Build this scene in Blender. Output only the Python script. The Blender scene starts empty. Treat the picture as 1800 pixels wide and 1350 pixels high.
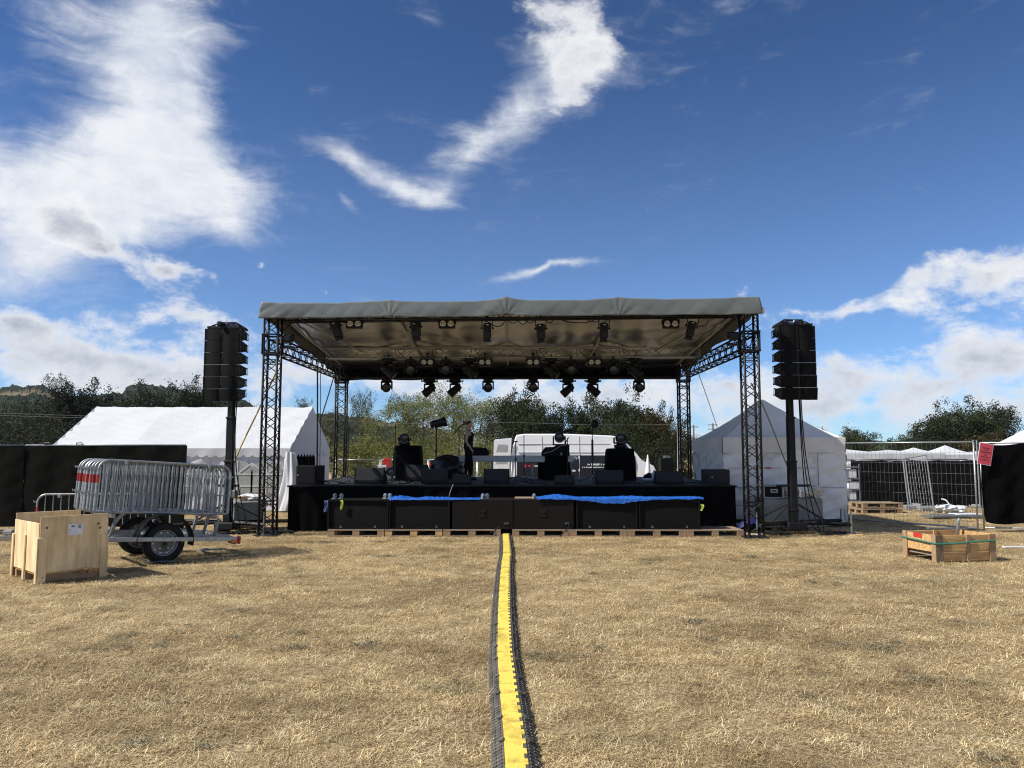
import bpy, math, random
import numpy as np
from mathutils import Vector, Matrix, Euler
from math import radians as R, sin, cos, pi, tan, atan, atan2, hypot

scene = bpy.context.scene
COL = scene.collection
rnd = random.Random(7)

# ------------------------------------------------------------------ camera
F = 1352.0                       # focal length in pixels of the 1800 px wide photograph
CAMH = 1.75
PITCH = math.atan((795 - 675) / F)
cam_data = bpy.data.cameras.new('camera')
cam_data.sensor_width = 36.0
cam_data.lens = F / 1800 * 36
cam_data.clip_start = 0.1
cam_data.clip_end = 30000
cam = bpy.data.objects.new('camera', cam_data)
cam.location = (0, 0, CAMH)
cam.rotation_euler = (pi / 2 + PITCH, 0, 0)
COL.objects.link(cam)
scene.camera = cam

def pixdir(px, py):
    """world direction of a photograph pixel (photograph measurements -> places in metres)"""
    r = (px - 900) / F; u = (675 - py) / F
    return Vector((r, cos(PITCH) - u * sin(PITCH), sin(PITCH) + u * cos(PITCH)))
def at(px, py, Y):
    d = pixdir(px, py); t = Y / d.y
    return Vector((d.x * t, Y, CAMH + d.z * t))
def gp(px, py):
    d = pixdir(px, py); t = -CAMH / d.z
    return Vector((d.x * t, d.y * t, 0))

# ------------------------------------------------------------------ light
SUN_EL = R(45)
SUN_AZ = R(-107)                  # clockwise from +Y : the sun stands to the left, a little on the camera's side
sun_vec = Vector((sin(SUN_AZ) * cos(SUN_EL), cos(SUN_AZ) * cos(SUN_EL), sin(SUN_EL)))
sd = bpy.data.lights.new('sun', 'SUN')
sd.energy = 5.0
sd.angle = R(0.53)
sd.color = (1.0, 0.955, 0.88)
sun = bpy.data.objects.new('sun', sd)
sun.rotation_euler = (-sun_vec).to_track_quat('-Z', 'Y').to_euler()
COL.objects.link(sun)

scene.view_settings.view_transform = 'Standard'
scene.view_settings.look = 'None'
scene.view_settings.exposure = 0.36
scene.view_settings.gamma = 1.0
scene.view_settings.use_curve_mapping = False
scene.render.engine = 'CYCLES'
scene.cycles.max_bounces = 6
scene.cycles.diffuse_bounces = 3
scene.cycles.glossy_bounces = 3
scene.cycles.transmission_bounces = 4
scene.cycles.transparent_max_bounces = 6
scene.cycles.volume_bounces = 0
scene.cycles.use_denoising = True
scene.cycles.denoising_prefilter = 'NONE'
scene.cycles.filter_width = 1.1
scene.cycles.caustics_reflective = False
scene.cycles.caustics_refractive = False

# ------------------------------------------------------------------ sky with clouds
world = bpy.data.worlds.new('World')
scene.world = world
world.use_nodes = True
wn = world.node_tree.nodes; wl = world.node_tree.links
wn.clear()
def N(t, **kw):
    n = wn.new(t)
    for k, v in kw.items(): setattr(n, k, v)
    return n
def math_(op, a, b=None, clamp=False):
    n = N('ShaderNodeMath', operation=op); n.use_clamp = clamp
    for i, s in enumerate((a, b)):
        if s is None: continue
        if isinstance(s, (int, float)): n.inputs[i].default_value = s
        else: wl.new(s, n.inputs[i])
    return n.outputs[0]
def vmath(op, a, b):
    n = N('ShaderNodeVectorMath', operation=op)
    for i, s in enumerate((a, b)):
        if isinstance(s, (tuple, list)): n.inputs[i].default_value = s
        else: wl.new(s, n.inputs[i])
    return n.outputs[0]
def smooth(x, lo, hi, t0=0.0, t1=1.0):
    n = N('ShaderNodeMapRange', interpolation_type='SMOOTHSTEP')
    wl.new(x, n.inputs['Value'])
    n.inputs['From Min'].default_value = lo; n.inputs['From Max'].default_value = hi
    n.inputs['To Min'].default_value = t0; n.inputs['To Max'].default_value = t1
    return n.outputs[0]
def noise(vec, scale, detail=8, rough=.55, dist=0.0, dims='3D'):
    n = N('ShaderNodeTexNoise', noise_dimensions=dims)
    n.inputs['Scale'].default_value = scale; n.inputs['Detail'].default_value = detail
    n.inputs['Roughness'].default_value = rough; n.inputs['Distortion'].default_value = dist
    wl.new(vec, n.inputs['Vector'])
    return n.outputs[0]
def mixcol(f, a, b):
    n = N('ShaderNodeMix', data_type='RGBA')
    if isinstance(f, (int, float)): n.inputs['Factor'].default_value = f
    else: wl.new(f, n.inputs['Factor'])
    for s, k in ((a, 6), (b, 7)):
        if isinstance(s, tuple): n.inputs[k].default_value = s
        else: wl.new(s, n.inputs[k])
    return n.outputs[2]

tc = N('ShaderNodeTexCoord')
dirv = tc.outputs['Generated']
sep = N('ShaderNodeSeparateXYZ'); wl.new(dirv, sep.inputs[0])
az = math_('ARCTAN2', sep.outputs[0], sep.outputs[1])
el = math_('ARCSINE', sep.outputs[2])
comb = N('ShaderNodeCombineXYZ'); wl.new(az, comb.inputs[0]); wl.new(el, comb.inputs[1])
ae = comb.outputs[0]
# ragged edges: the coordinate is pushed about by noise before the cloud banks are laid out
def warp(amount, scale, detail=5):
    n = N('ShaderNodeTexNoise'); n.inputs['Scale'].default_value = scale; n.inputs['Detail'].default_value = detail
    n.inputs['Roughness'].default_value = .6
    wl.new(dirv, n.inputs['Vector'])
    v = vmath('SUBTRACT', n.outputs['Color'], (.5, .5, .5))
    v = vmath('MULTIPLY', v, (amount, amount, 0))
    return vmath('ADD', ae, v)
def azel(px, py):
    d = pixdir(px, py).normalized()
    return atan2(d.x, d.y), math.asin(d.z)
def banks(vec, blobs, k=1.0):
    """sum of soft ellipses (photo px centre, px radii, tilt degrees, weight) in azimuth/elevation"""
    out = None
    for (px, py, rx, ry, rot, w) in blobs:
        a, e = azel(px, py)
        m = N('ShaderNodeMapping', vector_type='TEXTURE')
        m.inputs['Location'].default_value = (a, e, 0)
        m.inputs['Rotation'].default_value = (0, 0, R(rot))
        m.inputs['Scale'].default_value = (k * rx / F, k * ry / F, 1)
        wl.new(vec, m.inputs['Vector'])
        g = N('ShaderNodeTexGradient', gradient_type='QUADRATIC_SPHERE')
        wl.new(m.outputs[0], g.inputs[0])
        s = math_('MULTIPLY', g.outputs['Fac'], w)
        out = s if out is None else math_('ADD', out, s)
    return out
# --- high streaky cloud
cirrus_blobs = [
    (255, 40, 170, 250, -8, 1.5), (215, 270, 250, 190, 6, 1.7), (330, 300, 210, 110, -12, 1.2), (50, 420, 210, 190, 0, 1.7),
    (60, 30, 240, 90, 0, .55), (395, 372, 80, 40, -22, 1.0), (330, 140, 110, 190, 0, .7), (130, 330, 170, 90, 0, .9),
    (985, 110, 150, 150, 0, .9), (915, 205, 170, 88, 34, .9), (820, 275, 170, 66, 22, .95), (690, 318, 140, 42, -24, 1.2), (745, 335, 90, 34, 0, .8), (610, 283, 85, 34, -25, .85),
    (1200, 45, 330, 85, 6, .30), (608, 345, 62, 20, -42, .62), (960, 476, 150, 17, 10, 1.5), (1060, 130, 130, 60, 0, .4),
    (520, 250, 90, 50, -10, .25), (740, 20, 60, 40, -40, .35),
]
w1 = warp(.10, 4.5, 5)
cf = banks(w1, cirrus_blobs, 1.22)
mp = N('ShaderNodeMapping'); mp.inputs['Rotation'].default_value = (0, 0, R(10)); mp.inputs['Scale'].default_value = (4.5, 15, 1)
wl.new(warp(.05, 6, 2), mp.inputs['Vector'])
streak = noise(mp.outputs[0], 1.9, 7, .68, .5)
puffn = noise(dirv, 8.0, 6, .64, .35)
texc = math_('ADD', math_('MULTIPLY', streak, .6), math_('MULTIPLY', puffn, .4))
cd = math_('ADD', cf, math_('MULTIPLY', math_('SUBTRACT', texc, .5), 2.6))
# unseen cloud outside the view, thickened to whiten and lift the ambient light
wide = noise(dirv, 2.2, 4, .55, .4)
inside = smooth(math_('ABSOLUTE', az), .62, .85)
up = smooth(el, .62, .85)
outside = math_('MAXIMUM', inside, up)
cd = math_('ADD', cd, math_('MULTIPLY', math_('MULTIPLY', math_('SUBTRACT', wide, .38), 3.4), outside))
cirrus = smooth(cd, .12, 1.55)
cir_col = mixcol(smooth(math_('ADD', math_('MULTIPLY', puffn, .6), math_('MULTIPLY', streak, .4)), .36, .62), (4.5, 4.9, 5.6, 1), (6.4, 6.5, 6.7, 1))
# --- low cumulus
cum_blobs = [
    (960, 35, 160, 150, 0, 1.6), (1050, 80, 120, 120, 0, 1.5), (1010, 165, 125, 95, 0, 1.35),
    (95, 385, 130, 80, -10, 1.75), (170, 425, 120, 70, -18, 1.6), (290, 482, 120, 55, -8, 1.75), (350, 492, 70, 24, -6, .9),
    (1740, 485, 200, 105, 6, 1.9), (1625, 480, 100, 80, 0, 1.2), (1490, 535, 110, 46, 0, 1.4), (1300, 518, 85, 40, 0, 1.25), (1400, 548, 140, 30, 0, .9),
    (1740, 625, 200, 80, 4, 1.5), (1640, 690, 150, 60, 0, .9), (1490, 665, 120, 72, 0, 1.05), (1290, 670, 120, 80, 0, 1.0), (1420, 715, 240, 40, 0, .55),
    (455, 470, 34, 24, 0, 1.35), (570, 511, 54, 26, 0, 1.3), (40, 575, 170, 75, -5, 1.9), (340, 560, 230, 62, -4, 1.75), (150, 640, 280, 70, 0, 1.1),
    (560, 660, 240, 75, 0, .9), (800, 690, 240, 60, 0, .75), (1080, 690, 200, 52, 0, .65), (300, 660, 320, 60, 0, .8), (1760, 740, 150, 50, 0, .6),
]
def flat(off): return vmath('MULTIPLY', vmath('ADD', dirv, off), (1, 1, 1.7))
def billows(vec): 
    return math_('ADD', math_('MULTIPLY', math_('SUBTRACT', noise(vec, 13.0, 6, .66, .2), .5), 3.2), math_('MULTIPLY', math_('SUBTRACT', noise(vec, 4.6, 3, .55), .5), 2.2))
mf = banks(warp(.07, 10, 5), cum_blobs, 1.2)
bn1 = billows(flat((0, 0, 0)))
bn2 = billows(flat((-.030, 0, .042)))           # a step towards the sun: thicker there means shaded here
md = math_('ADD', math_('ADD', mf, bn1), smooth(el, .03, .22, .48, -.55))
md = math_('ADD', md, math_('MULTIPLY', math_('MULTIPLY', math_('SUBTRACT', wide, .42), 3.0), outside))
cumul = smooth(md, .20, 1.15)
thick = smooth(md, .55, 2.1)
relief = smooth(math_('SUBTRACT', bn2, bn1), -1.0, .9)
shade = math_('MULTIPLY', smooth(md, .5, 1.6), math_('ADD', math_('MULTIPLY', relief, 1.0), math_('MULTIPLY', thick, .30)), True)
cum_col = mixcol(shade, (6.7, 6.7, 6.75, 1), (2.9, 3.2, 3.8, 1))

sky = N('ShaderNodeTexSky', sky_type='NISHITA')
sky.sun_disc = False
sky.sun_elevation = SUN_EL
sky.sun_rotation = SUN_AZ % (2 * pi)
sky.altitude = 3000
sky.air_density = 1.0
sky.dust_density = 0.5
sky.ozone_density = 6.0
gm_ = N('ShaderNodeGamma'); gm_.inputs['Gamma'].default_value = 1.3
wl.new(sky.outputs[0], gm_.inputs['Color'])
skyc = mixcol(smooth(el, .08, .50, .10, 0.0), vmath('MULTIPLY', gm_.outputs[0], (.40, .525, .545)), (4.7, 5.9, 6.9, 1))     # pale haze thickening towards the horizon
c1 = mixcol(math_('MULTIPLY', cirrus, .95), skyc, cir_col)
c2 = mixcol(math_('MULTIPLY', cumul, .97), c1, cum_col)
bg = N('ShaderNodeBackground')
wl.new(c2, bg.inputs['Color'])
bg.inputs['Strength'].default_value = 0.115
wo = N('ShaderNodeOutputWorld')
wl.new(bg.outputs[0], wo.inputs['Surface'])
world.cycles.sampling_method = 'MANUAL'
world.cycles.sample_map_resolution = 512

# ------------------------------------------------------------------ materials
MATS = {}
def mat(name, col, rough=.6, metal=0.0, var=.12, scale=6.0, bump=0.0, bscale=None, spec=.5, col2=None, stretch=None, trans=0.0, transl=0.0, attr=None, detail=6, coord='Object', lo=.3, hi=.7):
    """principled material with noise colour variation, roughness variation and fine relief"""
    if name in MATS: return MATS[name]
    m = bpy.data.materials.new(name); m.use_nodes = True
    nt = m.node_tree; ns = nt.nodes; ln = nt.links
    b = ns['Principled BSDF']
    b.inputs['Roughness'].default_value = rough
    b.inputs['Metallic'].default_value = metal
    b.inputs['Specular IOR Level'].default_value = spec
    t = ns.new('ShaderNodeTexCoord')
    vec = t.outputs[coord] if coord != 'World' else None
    if coord == 'World':
        g = ns.new('ShaderNodeNewGeometry'); vec = g.outputs['Position']
    if stretch:
        mp = ns.new('ShaderNodeMapping'); mp.inputs['Scale'].default_value = stretch
        ln.new(vec, mp.inputs['Vector']); vec = mp.outputs[0]
    n = ns.new('ShaderNodeTexNoise'); n.inputs['Scale'].default_value = scale; n.inputs['Detail'].default_value = detail
    n.inputs['Roughness'].default_value = .6
    ln.new(vec, n.inputs['Vector'])
    mr = ns.new('ShaderNodeMapRange')
    mr.inputs['From Min'].default_value = lo; mr.inputs['From Max'].default_value = hi
    ln.new(n.outputs[0], mr.inputs['Value'])
    mx = ns.new('ShaderNodeMix'); mx.data_type = 'RGBA'
    a = tuple(col) + (1,)
    if col2 is None:
        a = tuple(max(0, c * (1 - var)) for c in col) + (1,); c2 = tuple(min(1, c * (1 + var)) for c in col) + (1,)
    else: c2 = tuple(col2) + (1,)
    mx.inputs[6].default_value = a; mx.inputs[7].default_value = c2
    ln.new(mr.outputs[0], mx.inputs['Factor'])
    out = mx.outputs[2]
    if attr:
        at_ = ns.new('ShaderNodeAttribute'); at_.attribute_name = attr
        mm = ns.new('ShaderNodeMix'); mm.data_type = 'RGBA'; mm.blend_type = 'MULTIPLY'; mm.inputs['Factor'].default_value = 1
        ln.new(out, mm.inputs[6]); ln.new(at_.outputs['Color'], mm.inputs[7]); out = mm.outputs[2]
    ln.new(out, b.inputs['Base Color'])
    rr = ns.new('ShaderNodeMapRange')
    rr.inputs['To Min'].default_value = max(0, rough - .08); rr.inputs['To Max'].default_value = min(1, rough + .1)
    ln.new(n.outputs[0], rr.inputs['Value']); ln.new(rr.outputs[0], b.inputs['Roughness'])
    if bump:
        n2 = ns.new('ShaderNodeTexNoise'); n2.inputs['Scale'].default_value = bscale or scale * 3; n2.inputs['Detail'].default_value = 5
        ln.new(vec, n2.inputs['Vector'])
        bp = ns.new('ShaderNodeBump'); bp.inputs['Strength'].default_value = bump; bp.inputs['Distance'].default_value = .02
        ln.new(n2.outputs[0], bp.inputs['Height']); ln.new(bp.outputs[0], b.inputs['Normal'])
    if trans: b.inputs['Transmission Weight'].default_value = trans
    if transl:
        tr = ns.new('ShaderNodeBsdfTranslucent'); ln.new(out, tr.inputs['Color'])
        ms = ns.new('ShaderNodeMixShader'); ms.inputs[0].default_value = transl
        ln.new(b.outputs[0], ms.inputs[1]); ln.new(tr.outputs[0], ms.inputs[2])
        ln.new(ms.outputs[0], ns['Material Output'].inputs['Surface'])
    MATS[name] = m
    return m

black_metal = mat('black_metal', (.0065, .0065, .0075), .5, .0, .3, 9, spec=.3)
black_box = mat('black_box', (.0045, .0045, .005), .65, 0, .25, 5, .15, 60, spec=.18)
black_grille = mat('black_grille', (.0035, .0037, .0038), .7, 0, .25, 30, .5, 220, spec=.15)
sub_board = mat('sub_board', (.0105, .0088, .0078), .8, 0, .12, 3, .1, 90, spec=.12)
monitor_grey = mat('monitor_grey', (.026, .027, .029), .7, 0, .18, 6, .3, 150, spec=.2)
black_cloth = mat('black_cloth', (.0035, .0035, .004), .95, 0, .2, 4, .12, 40, spec=.03)
scrim = mat('scrim', (.0075, .0072, .0062), .9, 0, .08, 1.5, .08, 30, spec=.05)
rubber = mat('rubber', (.012, .012, .0125), .75, 0, .3, 14, .3, 60, spec=.25)
ramp_rubber = mat('ramp_rubber', (.055, .053, .050), .85, 0, .3, 9, .3, 60, col2=(.16, .145, .12), spec=.2, coord='World', detail=9)
steel = mat('steel', (.42, .44, .46), .38, .85, .15, 12)
zinc = mat('zinc', (.34, .36, .37), .42, .65, .25, 18, .1, 60)
dull_steel = mat('dull_steel', (.22, .23, .24), .5, .6, .2, 14)
alu = mat('alu', (.42, .42, .40), .45, .35, .15, 10)
ply = mat('ply', (.50, .35, .17), .65, 0, .1, 5, .2, 40, col2=(.80, .63, .37), stretch=(1.6, 1.6, .35), detail=9, lo=.3, hi=.62)
wood_light = mat('wood_light', (.36, .20, .075), .7, 0, .1, 3, .3, 30, col2=(.66, .42, .18), stretch=(1.2, 6, 9), detail=9, lo=.32, hi=.62)
wood_grey = mat('wood_grey', (.20, .14, .09), .85, 0, .1, 3, .3, 30, col2=(.34, .25, .17), stretch=(1.5, 7, 7))
wood_brown = mat('wood_brown', (.26, .16, .085), .85, 0, .1, 3, .3, 30, col2=(.42, .28, .16), stretch=(1.5, 7, 7))
wood_old = mat('wood_old', (.12, .085, .055), .85, 0, .1, 4, .3, 30, col2=(.24, .17, .11), stretch=(5, 5, 1))
tent_white = mat('tent_white', (.69, .70, .72), .55, 0, .04, 1.2, .25, 2.2, transl=.22)
tent_wall = mat('tent_wall', (.74, .75, .80), .55, 0, .06, 1.6, .4, 2.6, transl=.25)
tent_grey = mat('tent_grey', (.70, .68, .64), .7, 0, .05, 1.3, .4, 2.5, col2=(.86, .84, .80), transl=.06)
tent_dirty = mat('tent_dirty', (.52, .48, .42), .75, 0, .1, 1.3, .7, 2.5, col2=(.88, .86, .83), transl=.06, lo=.30, hi=.46)
pvc_grey = mat('pvc_grey', (.125, .140, .132), .45, .0, .08, 2, .15, 6)
pvc_under = mat('pvc_under', (.23, .235, .24), .30, .85, .12, 1.2, .12, 5)
tarp_blue = mat('tarp_blue', (.014, .115, .47), .42, 0, .25, 8, .6, 25)
concrete = mat('concrete', (.19, .19, .175), .85, 0, .15, 4, .3, 40, col2=(.31, .31, .29))
yellow_lid = mat('yellow_lid', (.40, .29, .05), .65, 0, .15, 7, .3, 60, col2=(.80, .61, .10), coord='World', detail=9, lo=.30, hi=.52)
white_paint = mat('white_paint', (.78, .79, .80), .3, 0, .04, 2)
navy_paint = mat('navy_paint', (.010, .011, .018), .35, 0, .1, 2)
glass_dark = mat('glass_dark', (.02, .03, .03), .08, 0, .1, 2)
white_ink = mat('white_ink', (.75, .76, .78), .6, 0, .03, 2)
red_ink = mat('red_ink', (.50, .035, .03), .5, 0, .15, 6)
dark_ink = mat('dark_ink', (.06, .02, .025), .6, 0, .1, 4)
poster_red = mat('poster_red', (.45, .045, .07), .45, 0, .1, 5)
paper = mat('paper', (.72, .74, .80), .6, 0, .04, 5)
white_plastic = mat('white_plastic', (.78, .79, .80), .35, 0, .06, 6, .3, 12, transl=.15)
lens_warm = mat('lens_warm', (.62, .60, .52), .25, .5, .1, 20)
lens_dark = mat('lens_dark', (.06, .065, .07), .12, .2, .1, 10)
strap_yellow = mat('strap_yellow', (.62, .50, .10), .7, 0, .1, 10)
strap_green = mat('strap_green', (.02, .16, .11), .6, 0, .1, 10)
lime = mat('lime', (.55, .66, .10), .7, 0, .1, 10)
bag_black = mat('bag_black', (.008, .009, .011), .3, 0, .3, 8, .7, 22)
deck_floor = mat('deck_floor', (.017, .0165, .0165), .7, 0, .25, 2.5, .15, 60)
orange_lens = mat('orange_lens', (.70, .16, .02), .3, 0, .1, 6)
red_lens = mat('red_lens', (.45, .02, .02), .3, 0, .1, 6)
skin = mat('skin', (.50, .30, .22), .55, 0, .06, 8)
hair_red = mat('hair_red', (.055, .014, .012), .6, 0, .3, 30, .4, 60)
cloth_black = mat('cloth_black', (.006, .006, .007), .9, 0, .3, 10, .3, 60, spec=.2)
purple = mat('purple', (.06, .03, .16), .6, 0, .2, 10)
red_paint = mat('red_paint', (.55, .03, .025), .4, 0, .1, 5)

# ------------------------------------------------------------------ mesh helpers
class MB:
    def __init__(s): s.v = []; s.f = []
    def add(s, vs, fs):
        o = len(s.v); s.v += [tuple(v) for v in vs]; s.f += [tuple(i + o for i in f) for f in fs]; return s
    def box(s, c, d, rot=None, taper=1.0):
        x, y, z = d[0] / 2, d[1] / 2, d[2] / 2
        vs = [Vector((sx * x * (taper if sz > 0 else 1), sy * y * (taper if sz > 0 else 1), sz * z)) for sz in (-1, 1) for sx, sy in ((-1, -1), (1, -1), (1, 1), (-1, 1))]
        if rot is not None:
            m = rot if isinstance(rot, Matrix) else Euler(rot).to_matrix()
            vs = [m @ v for v in vs]
        c = Vector(c)
        return s.add([v + c for v in vs], [(3, 2, 1, 0), (4, 5, 6, 7), (0, 1, 5, 4), (1, 2, 6, 5), (2, 3, 7, 6), (3, 0, 4, 7)])
    def bbox(s, c, d, bev=.01, rot=None):
        """box with chamfered edges"""
        x, y, z = d[0] / 2, d[1] / 2, d[2] / 2; b = min(bev, x * .9, y * .9, z * .9)
        import itertools
        vs = []
        idx = {}
        for sx, sy, sz in itertools.product((-1, 1), repeat=3):
            for k, p in enumerate(((sx * x, sy * (y - b), sz * (z - b)), (sx * (x - b), sy * y, sz * (z - b)), (sx * (x - b), sy * (y - b), sz * z))):
                idx[(sx, sy, sz, k)] = len(vs); vs.append(Vector(p))
        fs = []
        cyc = ((-1, -1), (1, -1), (1, 1), (-1, 1))
        for sg in (-1, 1):
            for k in range(3):
                f = []
                for a, b2 in cyc:
                    t = [0, 0, 0]; t[k] = sg; t[(k + 1) % 3] = a; t[(k + 2) % 3] = b2
                    f.append(idx[(*t, k)])
                fs.append(tuple(f if sg > 0 else f[::-1]))
        for k in range(3):       # edges along axis k
            i, j = (k + 1) % 3, (k + 2) % 3
            for si in (-1, 1):
                for sj in (-1, 1):
                    t0 = [0, 0, 0]; t0[i] = si; t0[j] = sj; t0[k] = -1
                    t1 = list(t0); t1[k] = 1
                    f = (idx[(*t0, i)], idx[(*t1, i)], idx[(*t1, j)], idx[(*t0, j)])
                    fs.append(f if si * sj < 0 else f[::-1])
        for sx, sy, sz in itertools.product((-1, 1), repeat=3):
            f = tuple(idx[(sx, sy, sz, k)] for k in range(3))
            fs.append(f if sx * sy * sz > 0 else f[::-1])
        if rot is not None:
            m = rot if isinstance(rot, Matrix) else Euler(rot).to_matrix()
            vs = [m @ v for v in vs]
        c = Vector(c)
        return s.add([v + c for v in vs], fs)
    def tube(s, pts, r, n=6, cap=True, closed=False):
        pts = [Vector(p) for p in pts]; L = len(pts)
        rs = r if isinstance(r, (list, tuple)) else [r] * L
        vs = []; up = None
        for i, p in enumerate(pts):
            if closed: t = pts[(i + 1) % L] - pts[i - 1]
            else: t = pts[min(i + 1, L - 1)] - pts[max(i - 1, 0)]
            if t.length < 1e-9: t = Vector((0, 0, 1))
            t.normalize()
            if up is None:
                up = Vector((0, 0, 1)) if abs(t.z) < .9 else Vector((1, 0, 0))
            a = (up - t * up.dot(t))
            if a.length < 1e-6: a = t.orthogonal()
            a.normalize(); up = a
            b = t.cross(a)
            for k in range(n):
                q = 2 * pi * k / n
                vs.append(p + (a * cos(q) + b * sin(q)) * rs[i])
        fs = []
        for i in range(L if closed else L - 1):
            j = (i + 1) % L
            for k in range(n):
                fs.append((i * n + k, i * n + (k + 1) % n, j * n + (k + 1) % n, j * n + k))
        if cap and not closed:
            fs.append(tuple(range(n))[::-1]); fs.append(tuple(range((L - 1) * n, L * n)))
        return s.add(vs, fs)
    def cyl(s, p0, p1, r0, r1=None, n=12): return s.tube([p0, p1], [r0, r0 if r1 is None else r1], n)
    def lathe(s, prof, n=20, o=(0, 0, 0), axis='Z'):
        vs = []
        for (r, z) in prof:
            for k in range(n):
                q = 2 * pi * k / n
                p = {'Z': (r * cos(q), r * sin(q), z), 'Y': (r * cos(q), z, -r * sin(q)), 'X': (z, r * cos(q), r * sin(q))}[axis]
                vs.append(Vector(p) + Vector(o))
        fs = []
        for i in range(len(prof) - 1):
            for k in range(n):
                fs.append((i * n + k, i * n + (k + 1) % n, (i + 1) * n + (k + 1) % n, (i + 1) * n + k))
        return s.add(vs, fs)
    def prism(s, poly, axis, a, b, o=(0, 0, 0)):
        """extrude a 2D outline along an axis: X -> (y,z), Y -> (x,z), Z -> (x,y)"""
        n = len(poly); vs = []
        for t in (a, b):
            for (p, q) in poly:
                vs.append(Vector({'X': (t, p, q), 'Y': (p, t, q), 'Z': (p, q, t)}[axis]) + Vector(o))
        fs = [tuple(range(n))[::-1], tuple(range(n, 2 * n))]
        for i in range(n):
            j = (i + 1) % n; fs.append((i, j, n + j, n + i))
        return s.add(vs, fs)
    def grid(s, fn, nu, nv):
        vs = [Vector(fn(i / nu, j / nv)) for j in range(nv + 1) for i in range(nu + 1)]
        fs = [(j * (nu + 1) + i, j * (nu + 1) + i + 1, (j + 1) * (nu + 1) + i + 1, (j + 1) * (nu + 1) + i) for j in range(nv) for i in range(nu)]
        return s.add(vs, fs)
    def mesh(s, name, m=None, smooth=False):
        me = bpy.data.meshes.new(name); me.from_pydata(s.v, [], s.f)
        if m: me.materials.append(m)
        if smooth:
            me.polygons.foreach_set('use_smooth', [True] * len(me.polygons))
        me.update()
        return me
    def build(s, name, m, parent=None, smooth=False, loc=None, rot=None, angle=None, solid=0):
        me = s.mesh(name, m, smooth)
        o = bpy.data.objects.new(name, me); COL.objects.link(o)
        if parent: o.parent = parent
        if loc is not None: o.location = loc
        if rot is not None: o.rotation_euler = rot
        if solid:
            md = o.modifiers.new('thickness', 'SOLIDIFY'); md.thickness = solid; md.offset = 0
        return o
def inst(me, name, parent=None, loc=(0, 0, 0), rot=(0, 0, 0), scale=None):
    o = bpy.data.objects.new(name, me); COL.objects.link(o); o.parent = parent; o.location = loc; o.rotation_euler = rot
    if scale: o.scale = scale
    return o
def tag(o, label=None, cat=None, group=None, kind=None):
    if label: o['label'] = label
    if cat: o['category'] = cat
    if group: o['group'] = group
    if kind: o['kind'] = kind
    return o
def thing(name, label, cat, loc=(0, 0, 0), rot=(0, 0, 0), group=None):
    o = bpy.data.objects.new(name, None); o.empty_display_size = .2; COL.objects.link(o)
    o.location = loc; o.rotation_euler = rot if isinstance(rot, (tuple, list, Euler)) else (0, 0, rot)
    return tag(o, label, cat, group)
KIDS = {}
def kids(o): return [c for c in COL.objects if c.parent == o]
def copy_tree(o, parent=None, cache={}):
    c = o.copy(); COL.objects.link(c); c.parent = parent
    if o.name not in cache: cache[o.name] = [k.name for k in o.children]
    for k in cache[o.name]: copy_tree(bpy.data.objects[k], c)
    return c
def hnoise(*a):
    """cheap smooth pseudo noise -1..1"""
    x = sum((i + 1) * 1.37 * v for i, v in enumerate(a))
    return .5 * sin(x * 2.1 + 1.3) + .3 * sin(x * 4.7 + 2.2 * sin(x * .7)) + .2 * sin(x * 9.1 + .5)
# ================================================================== the ground
def terrain(x, y):
    t = min(1, max(0, (y - 36) / 14)); t = t * t * (3 - 2 * t)
    return -1.3 * t
def spaced(stops):
    out = []
    for (a, b, n) in stops:
        out += list(np.linspace(a, b, n, endpoint=False))
    out.append(stops[-1][1]); return out
xs = spaced([(-5500, -1000, 6), (-1000, -60, 10), (-60, -16, 22), (-16, 16, 90), (16, 60, 22), (60, 1000, 10), (1000, 5500, 6)])
ys = spaced([(-1500, -40, 8), (-40, 2, 12), (2, 20, 70), (20, 60, 50), (60, 400, 14), (400, 5500, 10)])
gv = []; gf = []
for j, y in enumerate(ys):
    for i, x in enumerate(xs):
        z = terrain(x, y)
        if abs(x) < 40 and -5 < y < 36: z += .006 * hnoise(x * .9, y * 1.1) - .008
        gv.append((x, y, z))
nx = len(xs)
for j in range(len(ys) - 1):
    for i in range(nx - 1):
        a = j * nx + i; gf.append((a, a + 1, a + nx + 1, a + nx))
gm = bpy.data.meshes.new('ground'); gm.from_pydata(gv, [], gf)

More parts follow.
